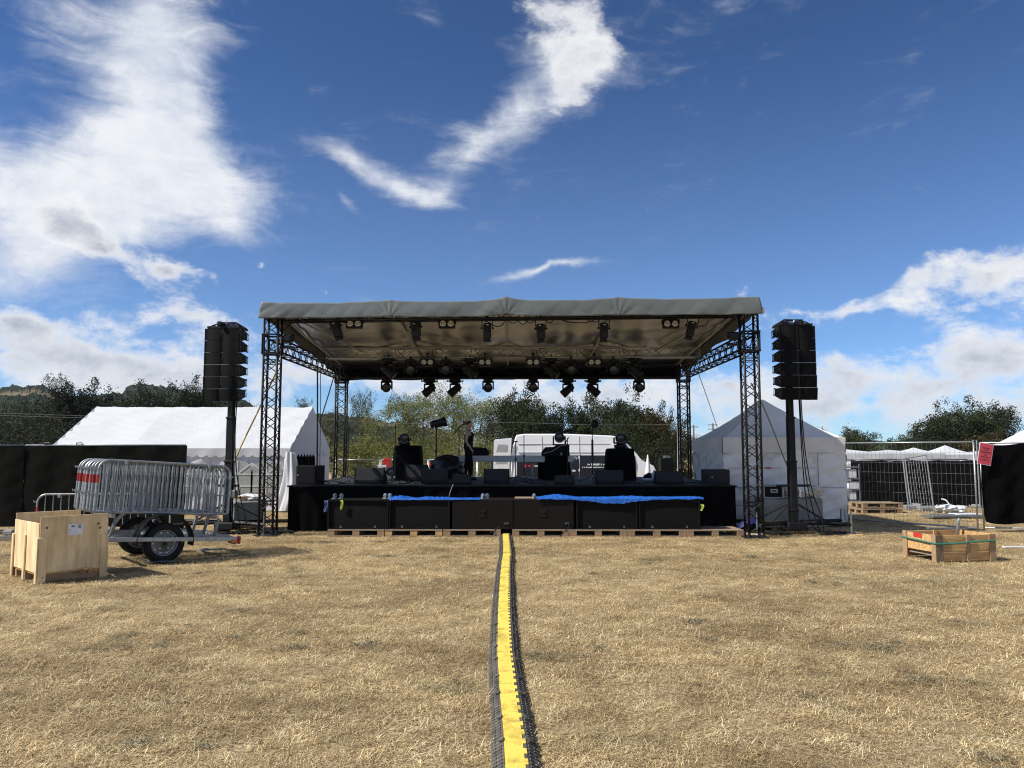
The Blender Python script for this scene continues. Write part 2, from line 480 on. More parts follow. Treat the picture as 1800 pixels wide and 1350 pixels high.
def field_material(name, blade):
    m = bpy.data.materials.new(name); m.use_nodes = True
    ns = m.node_tree.nodes; ln = m.node_tree.links; b = ns['Principled BSDF']
    b.inputs['Roughness'].default_value = .85 if not blade else .6
    b.inputs['Specular IOR Level'].default_value = .15 if not blade else .3
    g = ns.new('ShaderNodeNewGeometry'); pos = g.outputs['Position']
    def nz(scale, det, rough=.6, stretch=None):
        v = pos
        if stretch:
            mp = ns.new('ShaderNodeMapping'); mp.inputs['Scale'].default_value = stretch; ln.new(v, mp.inputs['Vector']); v = mp.outputs[0]
        n = ns.new('ShaderNodeTexNoise'); n.inputs['Scale'].default_value = scale; n.inputs['Detail'].default_value = det; n.inputs['Roughness'].default_value = rough
        ln.new(v, n.inputs['Vector']); return n.outputs[0]
    def ramp(x, stops):
        r = ns.new('ShaderNodeValToRGB')
        while len(r.color_ramp.elements) < len(stops): r.color_ramp.elements.new(.5)
        for e, (p, c) in zip(r.color_ramp.elements, stops): e.position = p; e.color = tuple(c) + (1,)
        ln.new(x, r.inputs[0]); return r.outputs[0]
    def mix(f, a, c, bt='MIX'):
        n = ns.new('ShaderNodeMix'); n.data_type = 'RGBA'; n.blend_type = bt
        if isinstance(f, float): n.inputs['Factor'].default_value = f
        else: ln.new(f, n.inputs['Factor'])
        for s, k in ((a, 6), (c, 7)):
            if isinstance(s, tuple): n.inputs[k].default_value = s
            else: ln.new(s, n.inputs[k])
        return n.outputs[2]
    big = nz(.55, 6, .62, (1, 1.5, 1))
    mid = nz(2.6, 6, .65)
    if blade:
        base = ramp(mid, [(.34, (.46, .355, .20)), (.5, (.72, .585, .35)), (.66, (.88, .765, .51))])
    else:
        fine = nz(34, 6, .75)
        base = ramp(fine, [(.34, (.10, .074, .043)), (.5, (.33, .255, .150)), (.66, (.60, .49, .31))])
        base = mix(.4, base, ramp(mid, [(.3, (.30, .225, .125)), (.7, (.56, .45, .26))]))
    # worn, browner and greener patches across the field
    patch = ramp(big, [(.36, (.72, .67, .61)), (.5, (.95, .92, .87)), (.62, (1.08, 1.05, .99))])
    base = mix(1.0, base, ramp(nz(.17, 3, .5, (1, 1.8, 1)), [(.38, (.90, .88, .84)), (.52, (1, 1, .99)), (.66, (1.05, 1.04, 1.0))]), 'MULTIPLY')
    base = mix(1.0, base, patch, 'MULTIPLY')
    gr = nz(1.15, 5, .6); gmr = ns.new('ShaderNodeMapRange'); gmr.inputs['From Min'].default_value = .60; gmr.inputs['From Max'].default_value = .70
    gmr.inputs['To Max'].default_value = .55
    ln.new(gr, gmr.inputs['Value'])
    base = mix(gmr.outputs[0], base, (.15, .155, .085, 1))
    if blade:
        a = ns.new('ShaderNodeAttribute'); a.attribute_name = 'tint'
        base = mix(1.0, base, a.outputs['Color'], 'MULTIPLY')
        tr = ns.new('ShaderNodeBsdfTranslucent'); ln.new(base, tr.inputs[0])
        ms = ns.new('ShaderNodeMixShader'); ms.inputs[0].default_value = .22
        ln.new(b.outputs[0], ms.inputs[1]); ln.new(tr.outputs[0], ms.inputs[2]); ln.new(ms.outputs[0], ns['Material Output'].inputs[0])
    else:
        bp = ns.new('ShaderNodeBump'); bp.inputs['Strength'].default_value = .9; bp.inputs['Distance'].default_value = .03
        ln.new(nz(26, 7, .75), bp.inputs['Height']); ln.new(bp.outputs[0], b.inputs['Normal'])
    ln.new(base, b.inputs['Base Color'])
    return m
gm.materials.append(field_material('dry_field', False))
ground = bpy.data.objects.new('ground', gm); COL.objects.link(ground); tag(ground, kind='structure')

# dry grass: matted straw blades, a few patch meshes set out over the field by geometry nodes
blade_mat = field_material('straw', True)
patches = bpy.data.collections.new('straw_patches')
rs = np.random.RandomState(3)
for v in range(6):
    nb = 1250; S = .62
    cx = rs.uniform(-S / 2, S / 2, nb); cy = rs.uniform(-S / 2, S / 2, nb)
    tuft = rs.randint(0, 40, nb); tx = rs.uniform(-S / 2, S / 2, 40); ty = rs.uniform(-S / 2, S / 2, 40)
    k = rs.rand(nb) < .45
    cx = np.where(k, tx[tuft] + rs.normal(0, .03, nb), cx); cy = np.where(k, ty[tuft] + rs.normal(0, .03, nb), cy)
    ang = rs.uniform(0, 2 * pi, nb); L = rs.gamma(3.0, .0125, nb).clip(.012, .13)
    lift = np.abs(rs.normal(.22, .24, nb)).clip(.02, 1.0)
    wd = rs.uniform(.0008, .0019, nb)
    V = np.zeros((nb, 5, 3)); T = np.zeros((nb, 5, 4))
    dx, dy = np.cos(ang), np.sin(ang)
    bend = rs.normal(0, .35, nb); dx2, dy2 = np.cos(ang + bend), np.sin(ang + bend)
    z0 = rs.uniform(-.004, .010, nb)
    h1 = np.sin(lift) * L * .6; r1 = np.cos(lift) * L * .55
    h2 = h1 + L * .4 * np.sin(lift - rs.uniform(.1, .9, nb)); h2 = np.maximum(h2, .002)
    for i, sgn in ((0, -1), (1, 1)):
        V[:, i, 0] = cx - dy * wd * sgn; V[:, i, 1] = cy + dx * wd * sgn; V[:, i, 2] = z0
    for i, sgn in ((2, 1), (3, -1)):
        V[:, i, 0] = cx + dx * r1 - dy * wd * .9 * sgn; V[:, i, 1] = cy + dy * r1 + dx * wd * .9 * sgn; V[:, i, 2] = z0 + h1
    V[:, 4, 0] = cx + dx * r1 + dx2 * L * .42; V[:, 4, 1] = cy + dy * r1 + dy2 * L * .42; V[:, 4, 2] = z0 + h2
    kind = rs.rand(nb)
    tint = np.ones((nb, 3)); tint[kind < .36] = (.42, .37, .32); tint[kind > .80] = (1.35, 1.36, 1.36); tint[(kind > .25) & (kind < .29)] = (.42, .52, .38)
    tint *= rs.uniform(.8, 1.15, (nb, 1))
    faces = []
    for b_ in range(nb):
        o = b_ * 5; faces += [(o, o + 1, o + 2, o + 3), (o + 3, o + 2, o + 4)]
    me = bpy.data.meshes.new('straw_patch'); me.from_pydata(V.reshape(-1, 3).tolist(), [], faces)
    ca = me.attributes.new('tint', 'FLOAT_COLOR', 'POINT')
    T[:, :, :3] = tint[:, None, :]; T[:, :, 3] = 1
    ca.data.foreach_set('color', T.reshape(-1))
    me.materials.append(blade_mat)
    patches.objects.link(bpy.data.objects.new('straw_patch', me))
pts = []
y = 1.6
while y < 26:
    hw = min(17.0, y * .74 + 3.0)
    st = .40 if y < 9 else .46
    for x in np.arange(-hw, hw, st):
        px, py = x + rs.uniform(-.16, .16), y + rs.uniform(-.16, .16)
        if py > 17.3 and abs(px) < 4.9: continue
        pts.append((px, py, -.002))
    y += st
pm = bpy.data.meshes.new('dry_grass'); pm.from_pydata(pts, [], [])
grass = bpy.data.objects.new('dry_grass', pm); COL.objects.link(grass)
tag(grass, 'short dry straw coloured grass covering the field', 'grass', kind='stuff')
ng = bpy.data.node_groups.new('scatter_straw', 'GeometryNodeTree')
ng.interface.new_socket('Geometry', in_out='INPUT', socket_type='NodeSocketGeometry')
ng.interface.new_socket('Geometry', in_out='OUTPUT', socket_type='NodeSocketGeometry')
gi = ng.nodes.new('NodeGroupInput'); go = ng.nodes.new('NodeGroupOutput')
ci = ng.nodes.new('GeometryNodeCollectionInfo'); ci.inputs['Collection'].default_value = patches
ci.inputs['Separate Children'].default_value = True; ci.inputs['Reset Children'].default_value = True
ip = ng.nodes.new('GeometryNodeInstanceOnPoints'); ip.inputs['Pick Instance'].default_value = True
rv = ng.nodes.new('FunctionNodeRandomValue'); rv.data_type = 'FLOAT_VECTOR'
rv.inputs[0].default_value = (0, 0, 0); rv.inputs[1].default_value = (0, 0, 6.283)
sv = ng.nodes.new('FunctionNodeRandomValue'); sv.data_type = 'FLOAT'; sv.inputs[2].default_value = .85; sv.inputs[3].default_value = 1.25
e2r = ng.nodes.new('FunctionNodeEulerToRotation')
ng.links.new(gi.outputs[0], ip.inputs['Points']); ng.links.new(ci.outputs[0], ip.inputs['Instance'])
ng.links.new(rv.outputs[0], e2r.inputs[0]); ng.links.new(e2r.outputs[0], ip.inputs['Rotation'])
ng.links.new(sv.outputs[1], ip.inputs['Scale']); ng.links.new(ip.outputs[0], go.inputs[0])
grass.modifiers.new('scatter', 'NODES').node_group = ng

# low grey green weeds and dark clods dotted about, scattered the same way
weed_mat = mat('weed', (.11, .11, .06), .7, 0, .2, 9, col2=(.24, .21, .12), coord='World')
weeds = bpy.data.collections.new('weed_tufts')
for v in range(4):
    g = MB(); r = random.Random(v)
    for k in range(60):
        a_ = r.uniform(0, 2 * pi); d = abs(r.gauss(0, .055)); L = r.uniform(.015, .045); q = r.uniform(0, 2 * pi); w_ = r.uniform(.003, .007)
        x, y_ = d * 1.6 * cos(a_), d * sin(a_); dx, dy = cos(q), sin(q); h_ = r.uniform(.003, .022)
        g.add([(x, y_, .004), (x + dx * L * .5 - dy * w_, y_ + dy * L * .5 + dx * w_, h_), (x + dx * L, y_ + dy * L, h_ * .7), (x + dx * L * .5 + dy * w_, y_ + dy * L * .5 - dx * w_, h_)], [(0, 1, 2, 3)])
    weeds.objects.link(bpy.data.objects.new('weed_tuft', g.mesh('weed_tuft', weed_mat)))
wp = []
for k in range(70):
    y = rs.uniform(4, 16) ; x = rs.uniform(-1, 1) * (y * .7 + .5)
    if abs(x) < .35 or (y > 15.5 and abs(x) < 7): continue
    n_ = 1 if rs.rand() < .6 else rs.randint(2, 6)
    for q in range(n_): wp.append((x + rs.normal(0, .13), y + rs.normal(0, .09), .008))
wm = bpy.data.meshes.new('weeds'); wm.from_pydata(wp, [], [])
wo_ = bpy.data.objects.new('weeds', wm); COL.objects.link(wo_); tag(wo_, 'small grey green weeds dotted over the dry field', 'weeds', kind='stuff')
ng2 = ng.copy(); [n for n in ng2.nodes if n.bl_idname == 'GeometryNodeCollectionInfo'][0].inputs['Collection'].default_value = weeds
wo_.modifiers.new('scatter', 'NODES').node_group = ng2

# ================================================================== hills
def hill(name, prof, Yr, depth, tree_h, colA, colB, seed, field=None):
    """wooded ridge: crest heights follow (px, py) read off the skyline at distance Yr"""
    px = np.array([p[0] for p in prof], float); py = np.array([p[1] for p in prof], float)
    nu, nv = 420, 34
    U = np.linspace(px[0], px[-1], nu); rs = np.random.RandomState(seed)
    crest = np.interp(U, px, py)
    V = []; C = []
    def nz(a, b):
        return .5 * np.sin(a * 1.0 + 2 * np.sin(b * .7)) + .3 * np.sin(a * 2.3 + b * 1.9) + .25 * np.sin(a * 4.9 - b * 3.1)
    for j in range(nv):
        t = j / (nv - 1)                       # 0 foot near us -> .7 crest -> 1 behind
        Y = Yr - depth * (1 - t / .7) if t < .7 else Yr + depth * .5 * (t - .7) / .3
        for i in range(nu):
            p = at(U[i], crest[i], Yr)
            k = (t / .7) if t < .7 else 1 - .5 * (t - .7) / .3
            k = k ** .8
            x = p.x * Y / Yr
            isf = field(U[i], t) if field else False
            lump = 0 if isf else tree_h * (.5 + .5 * rs.rand()) * (.7 + .5 * nz(U[i] * .11, t * 20))
            V.append((x + (0 if isf else rs.uniform(-2, 2)), Y, -3 + (p.z - tree_h * .7 + 3) * k + lump))
            C.append((1.0, 0, 0, 1) if isf else (0, rs.rand(), 0, 1))
    Fs = [(j * nu + i, j * nu + i + 1, (j + 1) * nu + i + 1, (j + 1) * nu + i) for j in range(nv - 1) for i in range(nu - 1)]
    me = bpy.data.meshes.new(name); me.from_pydata(V, [], Fs)
    ca = me.attributes.new('cover', 'FLOAT_COLOR', 'POINT'); ca.data.foreach_set('color', np.array(C).reshape(-1))
    m = bpy.data.materials.new(name); m.use_nodes = True; ns = m.node_tree.nodes; ln = m.node_tree.links
    b = ns['Principled BSDF']; b.inputs['Roughness'].default_value = 1; b.inputs['Specular IOR Level'].default_value = 0
    a = ns.new('ShaderNodeAttribute'); a.attribute_name = 'cover'; sp = ns.new('ShaderNodeSeparateColor'); ln.new(a.outputs['Color'], sp.inputs[0])
    mx = ns.new('ShaderNodeMix'); mx.data_type = 'RGBA'; mx.inputs[6].default_value = colA + (1,); mx.inputs[7].default_value = colB + (1,); ln.new(sp.outputs[1], mx.inputs['Factor'])
    m2 = ns.new('ShaderNodeMix'); m2.data_type = 'RGBA'; m2.inputs[7].default_value = (.17, .13, .08, 1); ln.new(sp.outputs[0], m2.inputs['Factor']); ln.new(mx.outputs[2], m2.inputs[6])
    ln.new(m2.outputs[2], b.inputs['Base Color'])
    me.materials.append(m)
    o = bpy.data.objects.new(name, me); COL.objects.link(o); tag(o, kind='structure')
    return o
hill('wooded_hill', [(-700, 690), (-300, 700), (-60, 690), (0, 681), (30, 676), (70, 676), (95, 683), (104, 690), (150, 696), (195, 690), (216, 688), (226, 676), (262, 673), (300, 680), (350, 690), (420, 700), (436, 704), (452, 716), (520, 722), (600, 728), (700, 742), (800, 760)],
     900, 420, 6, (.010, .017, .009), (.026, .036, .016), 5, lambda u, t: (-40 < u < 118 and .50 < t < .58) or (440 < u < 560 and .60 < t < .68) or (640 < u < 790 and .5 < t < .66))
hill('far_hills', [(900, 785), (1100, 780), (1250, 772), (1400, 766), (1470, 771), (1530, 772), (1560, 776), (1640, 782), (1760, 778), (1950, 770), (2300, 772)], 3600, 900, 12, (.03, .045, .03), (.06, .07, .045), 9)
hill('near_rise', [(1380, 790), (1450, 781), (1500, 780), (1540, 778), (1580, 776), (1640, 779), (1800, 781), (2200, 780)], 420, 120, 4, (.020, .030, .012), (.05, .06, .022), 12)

# ================================================================== trees
bark = mat('bark', (.075, .060, .045), .9, 0, .3, 6, .5, 20)
bark_pale = mat('bark_pale', (.12, .105, .085), .9, 0, .3, 6, .5, 20)
def leaf_mat(name, c, c2): return mat(name, c, .6, 0, .1, .55, 0, spec=.25, col2=c2, attr='tint', transl=.2, detail=3)
leaf_oak = leaf_mat('leaf_oak', (.020, .030, .010), (.042, .056, .018))
leaf_dark = leaf_mat('leaf_dark', (.014, .020, .010), (.030, .038, .016))
leaf_rust = leaf_mat('leaf_rust', (.032, .036, .012), (.075, .055, .018))
leaf_locust = leaf_mat('leaf_locust', (.115, .140, .036), (.195, .210, .070))
leaf_olive = leaf_mat('leaf_olive', (.050, .062, .022), (.090, .096, .038))

def tree_meshes(seed, H, W, kind):
    """trunk mesh and crown mesh of one tree"""
    rs = np.random.RandomState(seed); r = random.Random(seed)
    t = MB(); lobes = []
    thin = kind in ('locust', 'sparse')
    tr0 = H * (.022 if thin else .032)
    lean = Vector((r.uniform(-.06, .06) * H, r.uniform(-.06, .06) * H, 0))
    top = .82 if thin else .6
    P = lambda u: Vector((lean.x * u + .02 * H * sin(u * 7 + seed), lean.y * u + .02 * H * cos(u * 6 + seed), H * u))
    us = [i / 8 * top for i in range(9)]
    t.tube([P(u) for u in us], [tr0 * (1 - .82 * u / top) + .015 for u in us], 7)
    nb = {'oak': 15, 'locust': 15, 'sparse': 13, 'bush': 14}[kind]
    lo = {'oak': .26, 'locust': .16, 'sparse': .40, 'bush': .1}[kind]
    for k in range(nb):
        u = lo + (top - lo) * ((k + r.random() * .8) / nb)
        a = k * 2.4 + r.uniform(-.5, .5)
        hfrac = (u - lo) / (1 - lo)
        env = {'oak': math.sqrt(max(.05, 1 - (hfrac * 1.15 - .42) ** 2 / .62)), 'locust': .45 + .6 * sin(min(1, hfrac * 1.15) * pi * .8),
               'sparse': .35 + .8 * hfrac, 'bush': math.sqrt(max(.1, 1 - hfrac ** 2))}[kind]
        reach = W / 2 * env * r.uniform(.6, 1.02)
        rise = H * r.uniform(.10, .26) * (1.25 if thin else 1)
        p0 = P(u); p2 = p0 + Vector((cos(a) * reach, sin(a) * reach, rise))
        p2.z = min(p2.z, H * .97)
        p1 = p0.lerp(p2, .5) + Vector((0, 0, -rise * .12)) + Vector((r.uniform(-.1, .1), r.uniform(-.1, .1), 0)) * reach * .4
        rb = tr0 * (1 - u) * .5 + .012
        t.tube([p0, p1, p2], [rb, rb * .65, rb * .25], 5)
        for q in range(3):
            s0 = p1.lerp(p2, r.uniform(.0, .7)); s1 = s0 + Vector((r.uniform(-1, 1), r.uniform(-1, 1), r.uniform(.1, .9))) * reach * .42
            t.tube([s0, s1], [rb * .35, rb * .12], 4)
            lobes.append((s1, r.uniform(.6, 1.0)))
        lobes.append((p2, 1.0)); lobes.append((p0.lerp(p2, .62), .8))
    for k in range(5):
        lobes.append((P(top) + Vector((r.uniform(-.12, .12) * W, r.uniform(-.12, .12) * W, H * r.uniform(.02, .3 if not thin else .16))), .9))
    per = {'oak': 400, 'locust': 250, 'sparse': 110, 'bush': 360}[kind]
    ls = {'oak': .068, 'locust': .050, 'sparse': .048, 'bush': .072}[kind] * (H / 7) ** .4
    cen = []; bright = []
    sc = W * {'oak': .115, 'locust': .12, 'sparse': .085, 'bush': .13}[kind]
    for (c, w) in lobes:
        c = np.array(c); nsub = 7
        lb = rs.uniform(.72, 1.25)
        sub = c + rs.normal(0, sc * .80 * w, (nsub, 3)) * np.array([1, 1, .75])
        n = int(per * w)
        which = rs.randint(0, nsub, n)
        cen.append(sub[which] + rs.normal(0, sc * .30, (n, 3)))
        bright.append(lb * rs.uniform(.75, 1.3, nsub)[which])
    cen = np.concatenate(cen); bright = np.concatenate(bright)
    cen[:, 2] = np.maximum(cen[:, 2], .15)
    n = len(cen)
    a = rs.normal(0, 1, (n, 3)); a /= np.linalg.norm(a, axis=1)[:, None]
    b = rs.normal(0, 1, (n, 3)); b -= a * (a * b).sum(1)[:, None]; b /= np.linalg.norm(b, axis=1)[:, None]
    s = (ls * rs.uniform(.6, 1.35, n))[:, None]
    V = np.stack([cen - a * s, cen + b * s * .55, cen + a * s, cen - b * s * .55], 1).reshape(-1, 3)
    me = bpy.data.meshes.new('crown')
    me.vertices.add(n * 4); me.vertices.foreach_set('co', V.reshape(-1))
    me.loops.add(n * 4); me.loops.foreach_set('vertex_index', np.arange(n * 4, dtype=np.int32))
    me.polygons.add(n); me.polygons.foreach_set('loop_start', np.arange(0, n * 4, 4, dtype=np.int32)); me.polygons.foreach_set('loop_total', np.full(n, 4, dtype=np.int32))
    me.update(calc_edges=True); me.validate()
    ca = me.attributes.new('tint', 'FLOAT_COLOR', 'POINT')
    col = np.ones((n, 4, 4)); col[:, :, :3] = (bright * rs.uniform(.8, 1.2, n))[:, None, None] * np.stack([rs.uniform(.9, 1.25, n), np.ones(n), rs.uniform(.8, 1.1, n)], 1)[:, None, :]
    ca.data.foreach_set('color', col.reshape(-1))
    return t.mesh('trunk'), me
TREES = {}
def tree(name, label, px, top_py, Y, wpx, kind, leaf, seed, group, bk=None, base_py=None):
    """a tree whose trunk stands at photo column px, distance Y, crown top at top_py, crown width wpx"""
    p = at(px, top_py, Y); zb = terrain(p.x, Y); H = p.z - zb
    W = wpx / F * Y
    key = (kind, seed % 4, round(W / H * 1.5))
    if key not in TREES:
        TREES[key] = (tree_meshes(seed * 7 + 3, 7.0, 7.0 * (round(W / H * 1.5) / 1.5 if round(W / H * 1.5) else .5), kind), W / H)
    (tm, cm), _ = TREES[key]
    w0 = (round(W / H * 1.5) / 1.5 or .5) * 7.0
    root = thing(name, label, 'tree', (p.x, Y, zb), (0, 0, seed * 1.7), group)
    sz = H / 7.0; sw = W / w0
    for nm, me, mt in (('trunk', tm, bk or bark), ('crown', cm, leaf)):
        o = inst(me, nm, root, scale=(sw, sw, sz))
        if len(me.materials) == 0: me.materials.append(mt)
        o.material_slots[0].link = 'OBJECT'; o.material_slots[0].material = mt
    return root
GL = 'dark trees along the left edge of the field'
for i, (px, tp, Y, w, kd, lf, lab) in enumerate([
    (-70, 700, 66, 190, 'oak', leaf_oak, 'dark leafy tree cut by the left edge of the picture'),
    (22, 697, 62, 170, 'oak', leaf_oak, 'rounded green tree under the hilltop wood at far left'),
    (78, 712, 70, 150, 'bush', leaf_dark, 'low dark tree left of the two tall slender trees'),
    (117, 664, 66, 62, 'sparse', leaf_dark, 'narrow tall tree with a tufted top, left of the twin crowns'),
    (160, 659, 68, 120, 'oak', leaf_dark, 'tallest dark tree above the left end of the white marquee'),
    (205, 690, 72, 130, 'bush', leaf_rust, 'brownish low tree just right of the tallest left tree'),
    (250, 672, 70, 120, 'oak', leaf_dark, 'dark tree behind the white marquee ridge, left of the speaker array'),
    (300, 668, 66, 110, 'oak', leaf_dark, 'tall dark tree second to the left of the hanging speaker array'),
    (345, 655, 64, 95, 'oak', leaf_dark, 'tall dark tree partly hidden by the left speaker array'),
    (392, 688, 70, 120, 'bush', leaf_oak, 'lower green tree directly behind the left speaker array'),
    (-10, 735, 50, 200, 'bush', leaf_dark, 'dark bushy tree behind the black fence at the left edge'),
    (110, 738, 52, 190, 'bush', leaf_dark, 'dark bushy tree behind the black fence, left of the marquee roof'),
    (215, 735, 54, 180, 'bush', leaf_dark, 'dark bushy tree just behind the marquee roof'),
    (330, 728, 56, 180, 'bush', leaf_dark, 'dark bushy tree behind the middle of the marquee roof'),
    (440, 728, 58, 120, 'bush', leaf_oak, 'low bushy tree seen between left tower and marquee ridge')]):
    tree('leafy_tree', lab, px, tp, Y, w, kd, lf, i + 1, GL)
GS = 'pale green locust trees behind the stage'
for i, (px, tp, Y, w, kd, lf, lab) in enumerate([
    (533, 702, 80, 40, 'sparse', leaf_olive, 'thin small tree peeking over the marquee ridge'),
    (585, 728, 62, 90, 'locust', leaf_olive, 'low green tree behind the left rear roof tower'),
    (636, 690, 56, 62, 'sparse', leaf_olive, 'slender half bare tree just right of the left rear tower'),
    (640, 752, 54, 110, 'bush', leaf_locust, 'yellow green shrubby growth at the foot of the half bare tree'),
    (692, 708, 55, 100, 'locust', leaf_locust, 'yellow green tree behind the draped block on the left of the stage'),
    (745, 698, 57, 100, 'locust', leaf_locust, 'yellow green tree behind the lamp on a stand'),
    (795, 692, 54, 95, 'locust', leaf_locust, 'yellow green tree just left of the woman on stage'),
    (845, 706, 58, 100, 'locust', leaf_locust, 'yellow green tree just right of the woman on stage'),
    (720, 762, 50, 130, 'bush', leaf_locust, 'low yellow green shrub behind the left of the stage'),
    (830, 765, 50, 140, 'bush', leaf_locust, 'low yellow green shrub behind the van doors'),
    (876, 738, 56, 90, 'locust', leaf_olive, 'olive green tree at the left foot of the big oak')]):
    tree('locust_tree', lab, px, tp, Y, w, kd, lf, i + 21, GS, bark_pale)
GO = 'oaks behind the van'
for i, (px, tp, Y, w, kd, lf, lab) in enumerate([
    (920, 668, 53, 105, 'oak', leaf_oak, 'dark oak standing highest behind the rear end of the white van'),
    (975, 712, 56, 80, 'oak', leaf_dark, 'dark narrow oak between the two larger oaks behind the van'),
    (1040, 684, 54, 110, 'oak', leaf_oak, 'broad green oak behind the middle of the van roof'),
    (1110, 676, 50, 120, 'oak', leaf_oak, 'big dense oak behind the front of the van'),
    (1160, 700, 49, 80, 'oak', leaf_rust, 'brown tinged oak nearest the right rear tower'),
    (960, 762, 48, 150, 'bush', leaf_oak, 'low green undergrowth directly over the van roof at left'),
    (1075, 755, 47, 150, 'bush', leaf_oak, 'low green undergrowth over the van cab'),
    (1165, 770, 46, 90, 'bush', leaf_dark, 'dark undergrowth beside the concrete pole'),
    (1222, 768, 60, 60, 'locust', leaf_olive, 'small pale tree between the right rear tower and the grey tent')]):
    tree('oak_tree', lab, px, tp, Y, w, kd, lf, i + 41, GO)
GR = 'trees beyond the right hand fence'
for i, (px, tp, Y, w, kd, lf, lab) in enumerate([
    (1440, 752, 66, 60, 'bush', leaf_olive, 'small tree just over the right slope of the grey tent roof'),
    (1490, 742, 62, 85, 'oak', leaf_oak, 'rounded tree right of the grey tent roof'),
    (1600, 750, 64, 80, 'bush', leaf_oak, 'low tree at the left foot of the large right hand oak'),
    (1655, 700, 60, 95, 'oak', leaf_oak, 'left half of the large oak over the wire fence, leaning left'),
    (1712, 692, 61, 120, 'oak', leaf_oak, 'tallest large oak over the wire fence at the right'),
    (1750, 752, 56, 100, 'bush', leaf_rust, 'rust coloured low tree above the red notice'),
    (1802, 752, 60, 70, 'oak', leaf_rust, 'brownish tree cut by the right edge of the picture'),
    (1660, 762, 58, 120, 'bush', leaf_dark, 'dark undergrowth below the large oak at the right')]):
    tree('oak_tree', lab, px, tp, Y, w, kd, lf, i + 61, GR)

# the air between here and the hills
def haze(x0, x1, y0, y1, z0, z1, density):
    g = MB(); g.box(((x0 + x1) / 2, (y0 + y1) / 2, (z0 + z1) / 2), (x1 - x0, y1 - y0, z1 - z0))
    m = bpy.data.materials.new('haze'); m.use_nodes = True; ns = m.node_tree.nodes
    ns.remove(ns['Principled BSDF'])
    v = ns.new('ShaderNodeVolumePrincipled'); v.inputs['Color'].default_value = (.72, .82, .95, 1); v.inputs['Density'].default_value = density
    m.node_tree.links.new(v.outputs[0], ns['Material Output'].inputs['Volume'])
    return tag(g.build('haze', m, None), 'faint blue haze in the air over the field and hills', 'haze', kind='stuff')
haze(-6000, 6000, -2000, 6000, -8, 260, .00009)
# ================================================================== stage roof on four truss towers
FL = Vector((-5.16, 16.45, 0)); FR = Vector((4.98, 16.02, 0)); RL = Vector((-5.18, 23.3, 0)); RR = Vector((5.13, 22.95, 0))
def truss_parts(parent, p0, p1, s, upv, m_ch, pitch=.30, rc=.025, rl=.011, rungs=(), prefix=''):
    """square lattice girder: four chords, each a part, and the welded lacing between them"""
    p0 = Vector(p0); p1 = Vector(p1); ax = (p1 - p0); L = ax.length; ax.normalize()
    a = Vector(upv); a = (a - ax * a.dot(ax)).normalized(); b = ax.cross(a)
    cs = [(a * i + b * j) * s / 2 for i, j in ((-1, -1), (1, -1), (1, 1), (-1, 1))]
    for c in cs:
        MB().tube([p0 + c, p1 + c], rc, 8).build(prefix + 'chord', m_ch, parent, True)
    lz = MB(); n = max(2, int(round(L / pitch)))
    for f in range(4):
        c0, c1 = cs[f], cs[(f + 1) % 4]
        for k in range(n):
            q0, q1 = (c0, c1) if k % 2 == 0 else (c1, c0)
            lz.tube([p0 + ax * (L * k / n) + q0, p0 + ax * (L * (k + 1) / n) + q1], rl, 4, False)
        for rr in (0.02, L - .02) + tuple(rungs):
            lz.tube([p0 + ax * rr + c0, p0 + ax * rr + c1], rl, 5, False)
    tag(lz.build(prefix + 'lacing', m_ch, parent), kind='stuff')
roof = thing('stage_roof', 'open stage roof of grey sheeting on four black truss towers', 'stage roof', (0, 0, 0))
def sub_empty(name, parent, loc=(0, 0, 0)):
    o = bpy.data.objects.new(name, None); COL.objects.link(o); o.parent = parent; o.location = loc; return o
for b_, h, top in ((FL, 4.66, 1), (FR, 4.72, 1), (RL, 4.25, 0), (RR, 4.2, 0)):
    bs = MB(); bs.bbox((b_.x, b_.y, .02), (.48, .48, .02), .004)
    for sx in (-1, 1):
        for sy in (-1, 1): bs.cyl((b_.x + sx * .15, b_.y + sy * .15, .02), (b_.x + sx * .15, b_.y + sy * .15, .12), .038, .03, 10)
    tw = bs.build('tower', black_metal, roof)
    truss_parts(tw, (b_.x, b_.y, .10), (b_.x, b_.y, h), .29, (1, 0, 0), black_metal, .21, .026, .010, (.55, .62, 3.55, 3.62, 3.75, 3.82))
    # sleeve block where the ring truss meets the tower
    sl = MB()
    zz = 4.06
    for dz in (-.2, .2):
        for sx in (-1, 1): sl.box((b_.x + sx * .172, b_.y, zz + dz), (.03, .38, .04))
        for sy in (-1, 1): sl.box((b_.x, b_.y + sy * .172, zz + dz), (.31, .03, .035))
    for sx in (-1, 1):
        for sy in (-1, 1): sl.cyl((b_.x + sx * .172, b_.y + sy * .172, zz - .2), (b_.x + sx * .172, b_.y + sy * .172, zz + .2), .016, None, 8)
    sl.build('sleeve_block', black_metal, tw)
    if top:   # chain hoist motor beside the sleeve
        h_ = MB(); sx = 1 if b_.x < 0 else -1
        h_.bbox((b_.x + sx * .33, b_.y - .02, zz + .12), (.20, .22, .16), .03); h_.box((b_.x + sx * .32, b_.y - .02, zz - .06), (.30, .12, .04))
        h_.cyl((b_.x + sx * .42, b_.y - .02, zz + .16), (b_.x + sx * .46, b_.y - .02, zz + .16), .07, .06, 10)
        h_.build('hoist', black_metal, tw)
def beam(name, p0, p1, s, m_, pitch=.28, rc=.024):
    e = sub_empty(name, roof); truss_parts(e, p0, p1, s, (0, 0, 1), m_, pitch, rc, .010); return e
beam('side_truss', (FL.x, FL.y + .22, 4.06), (RL.x, RL.y - .22, 4.12), .29, black_metal)
beam('side_truss', (FR.x, FR.y + .22, 4.06), (RR.x, RR.y - .22, 4.12), .29, black_metal)
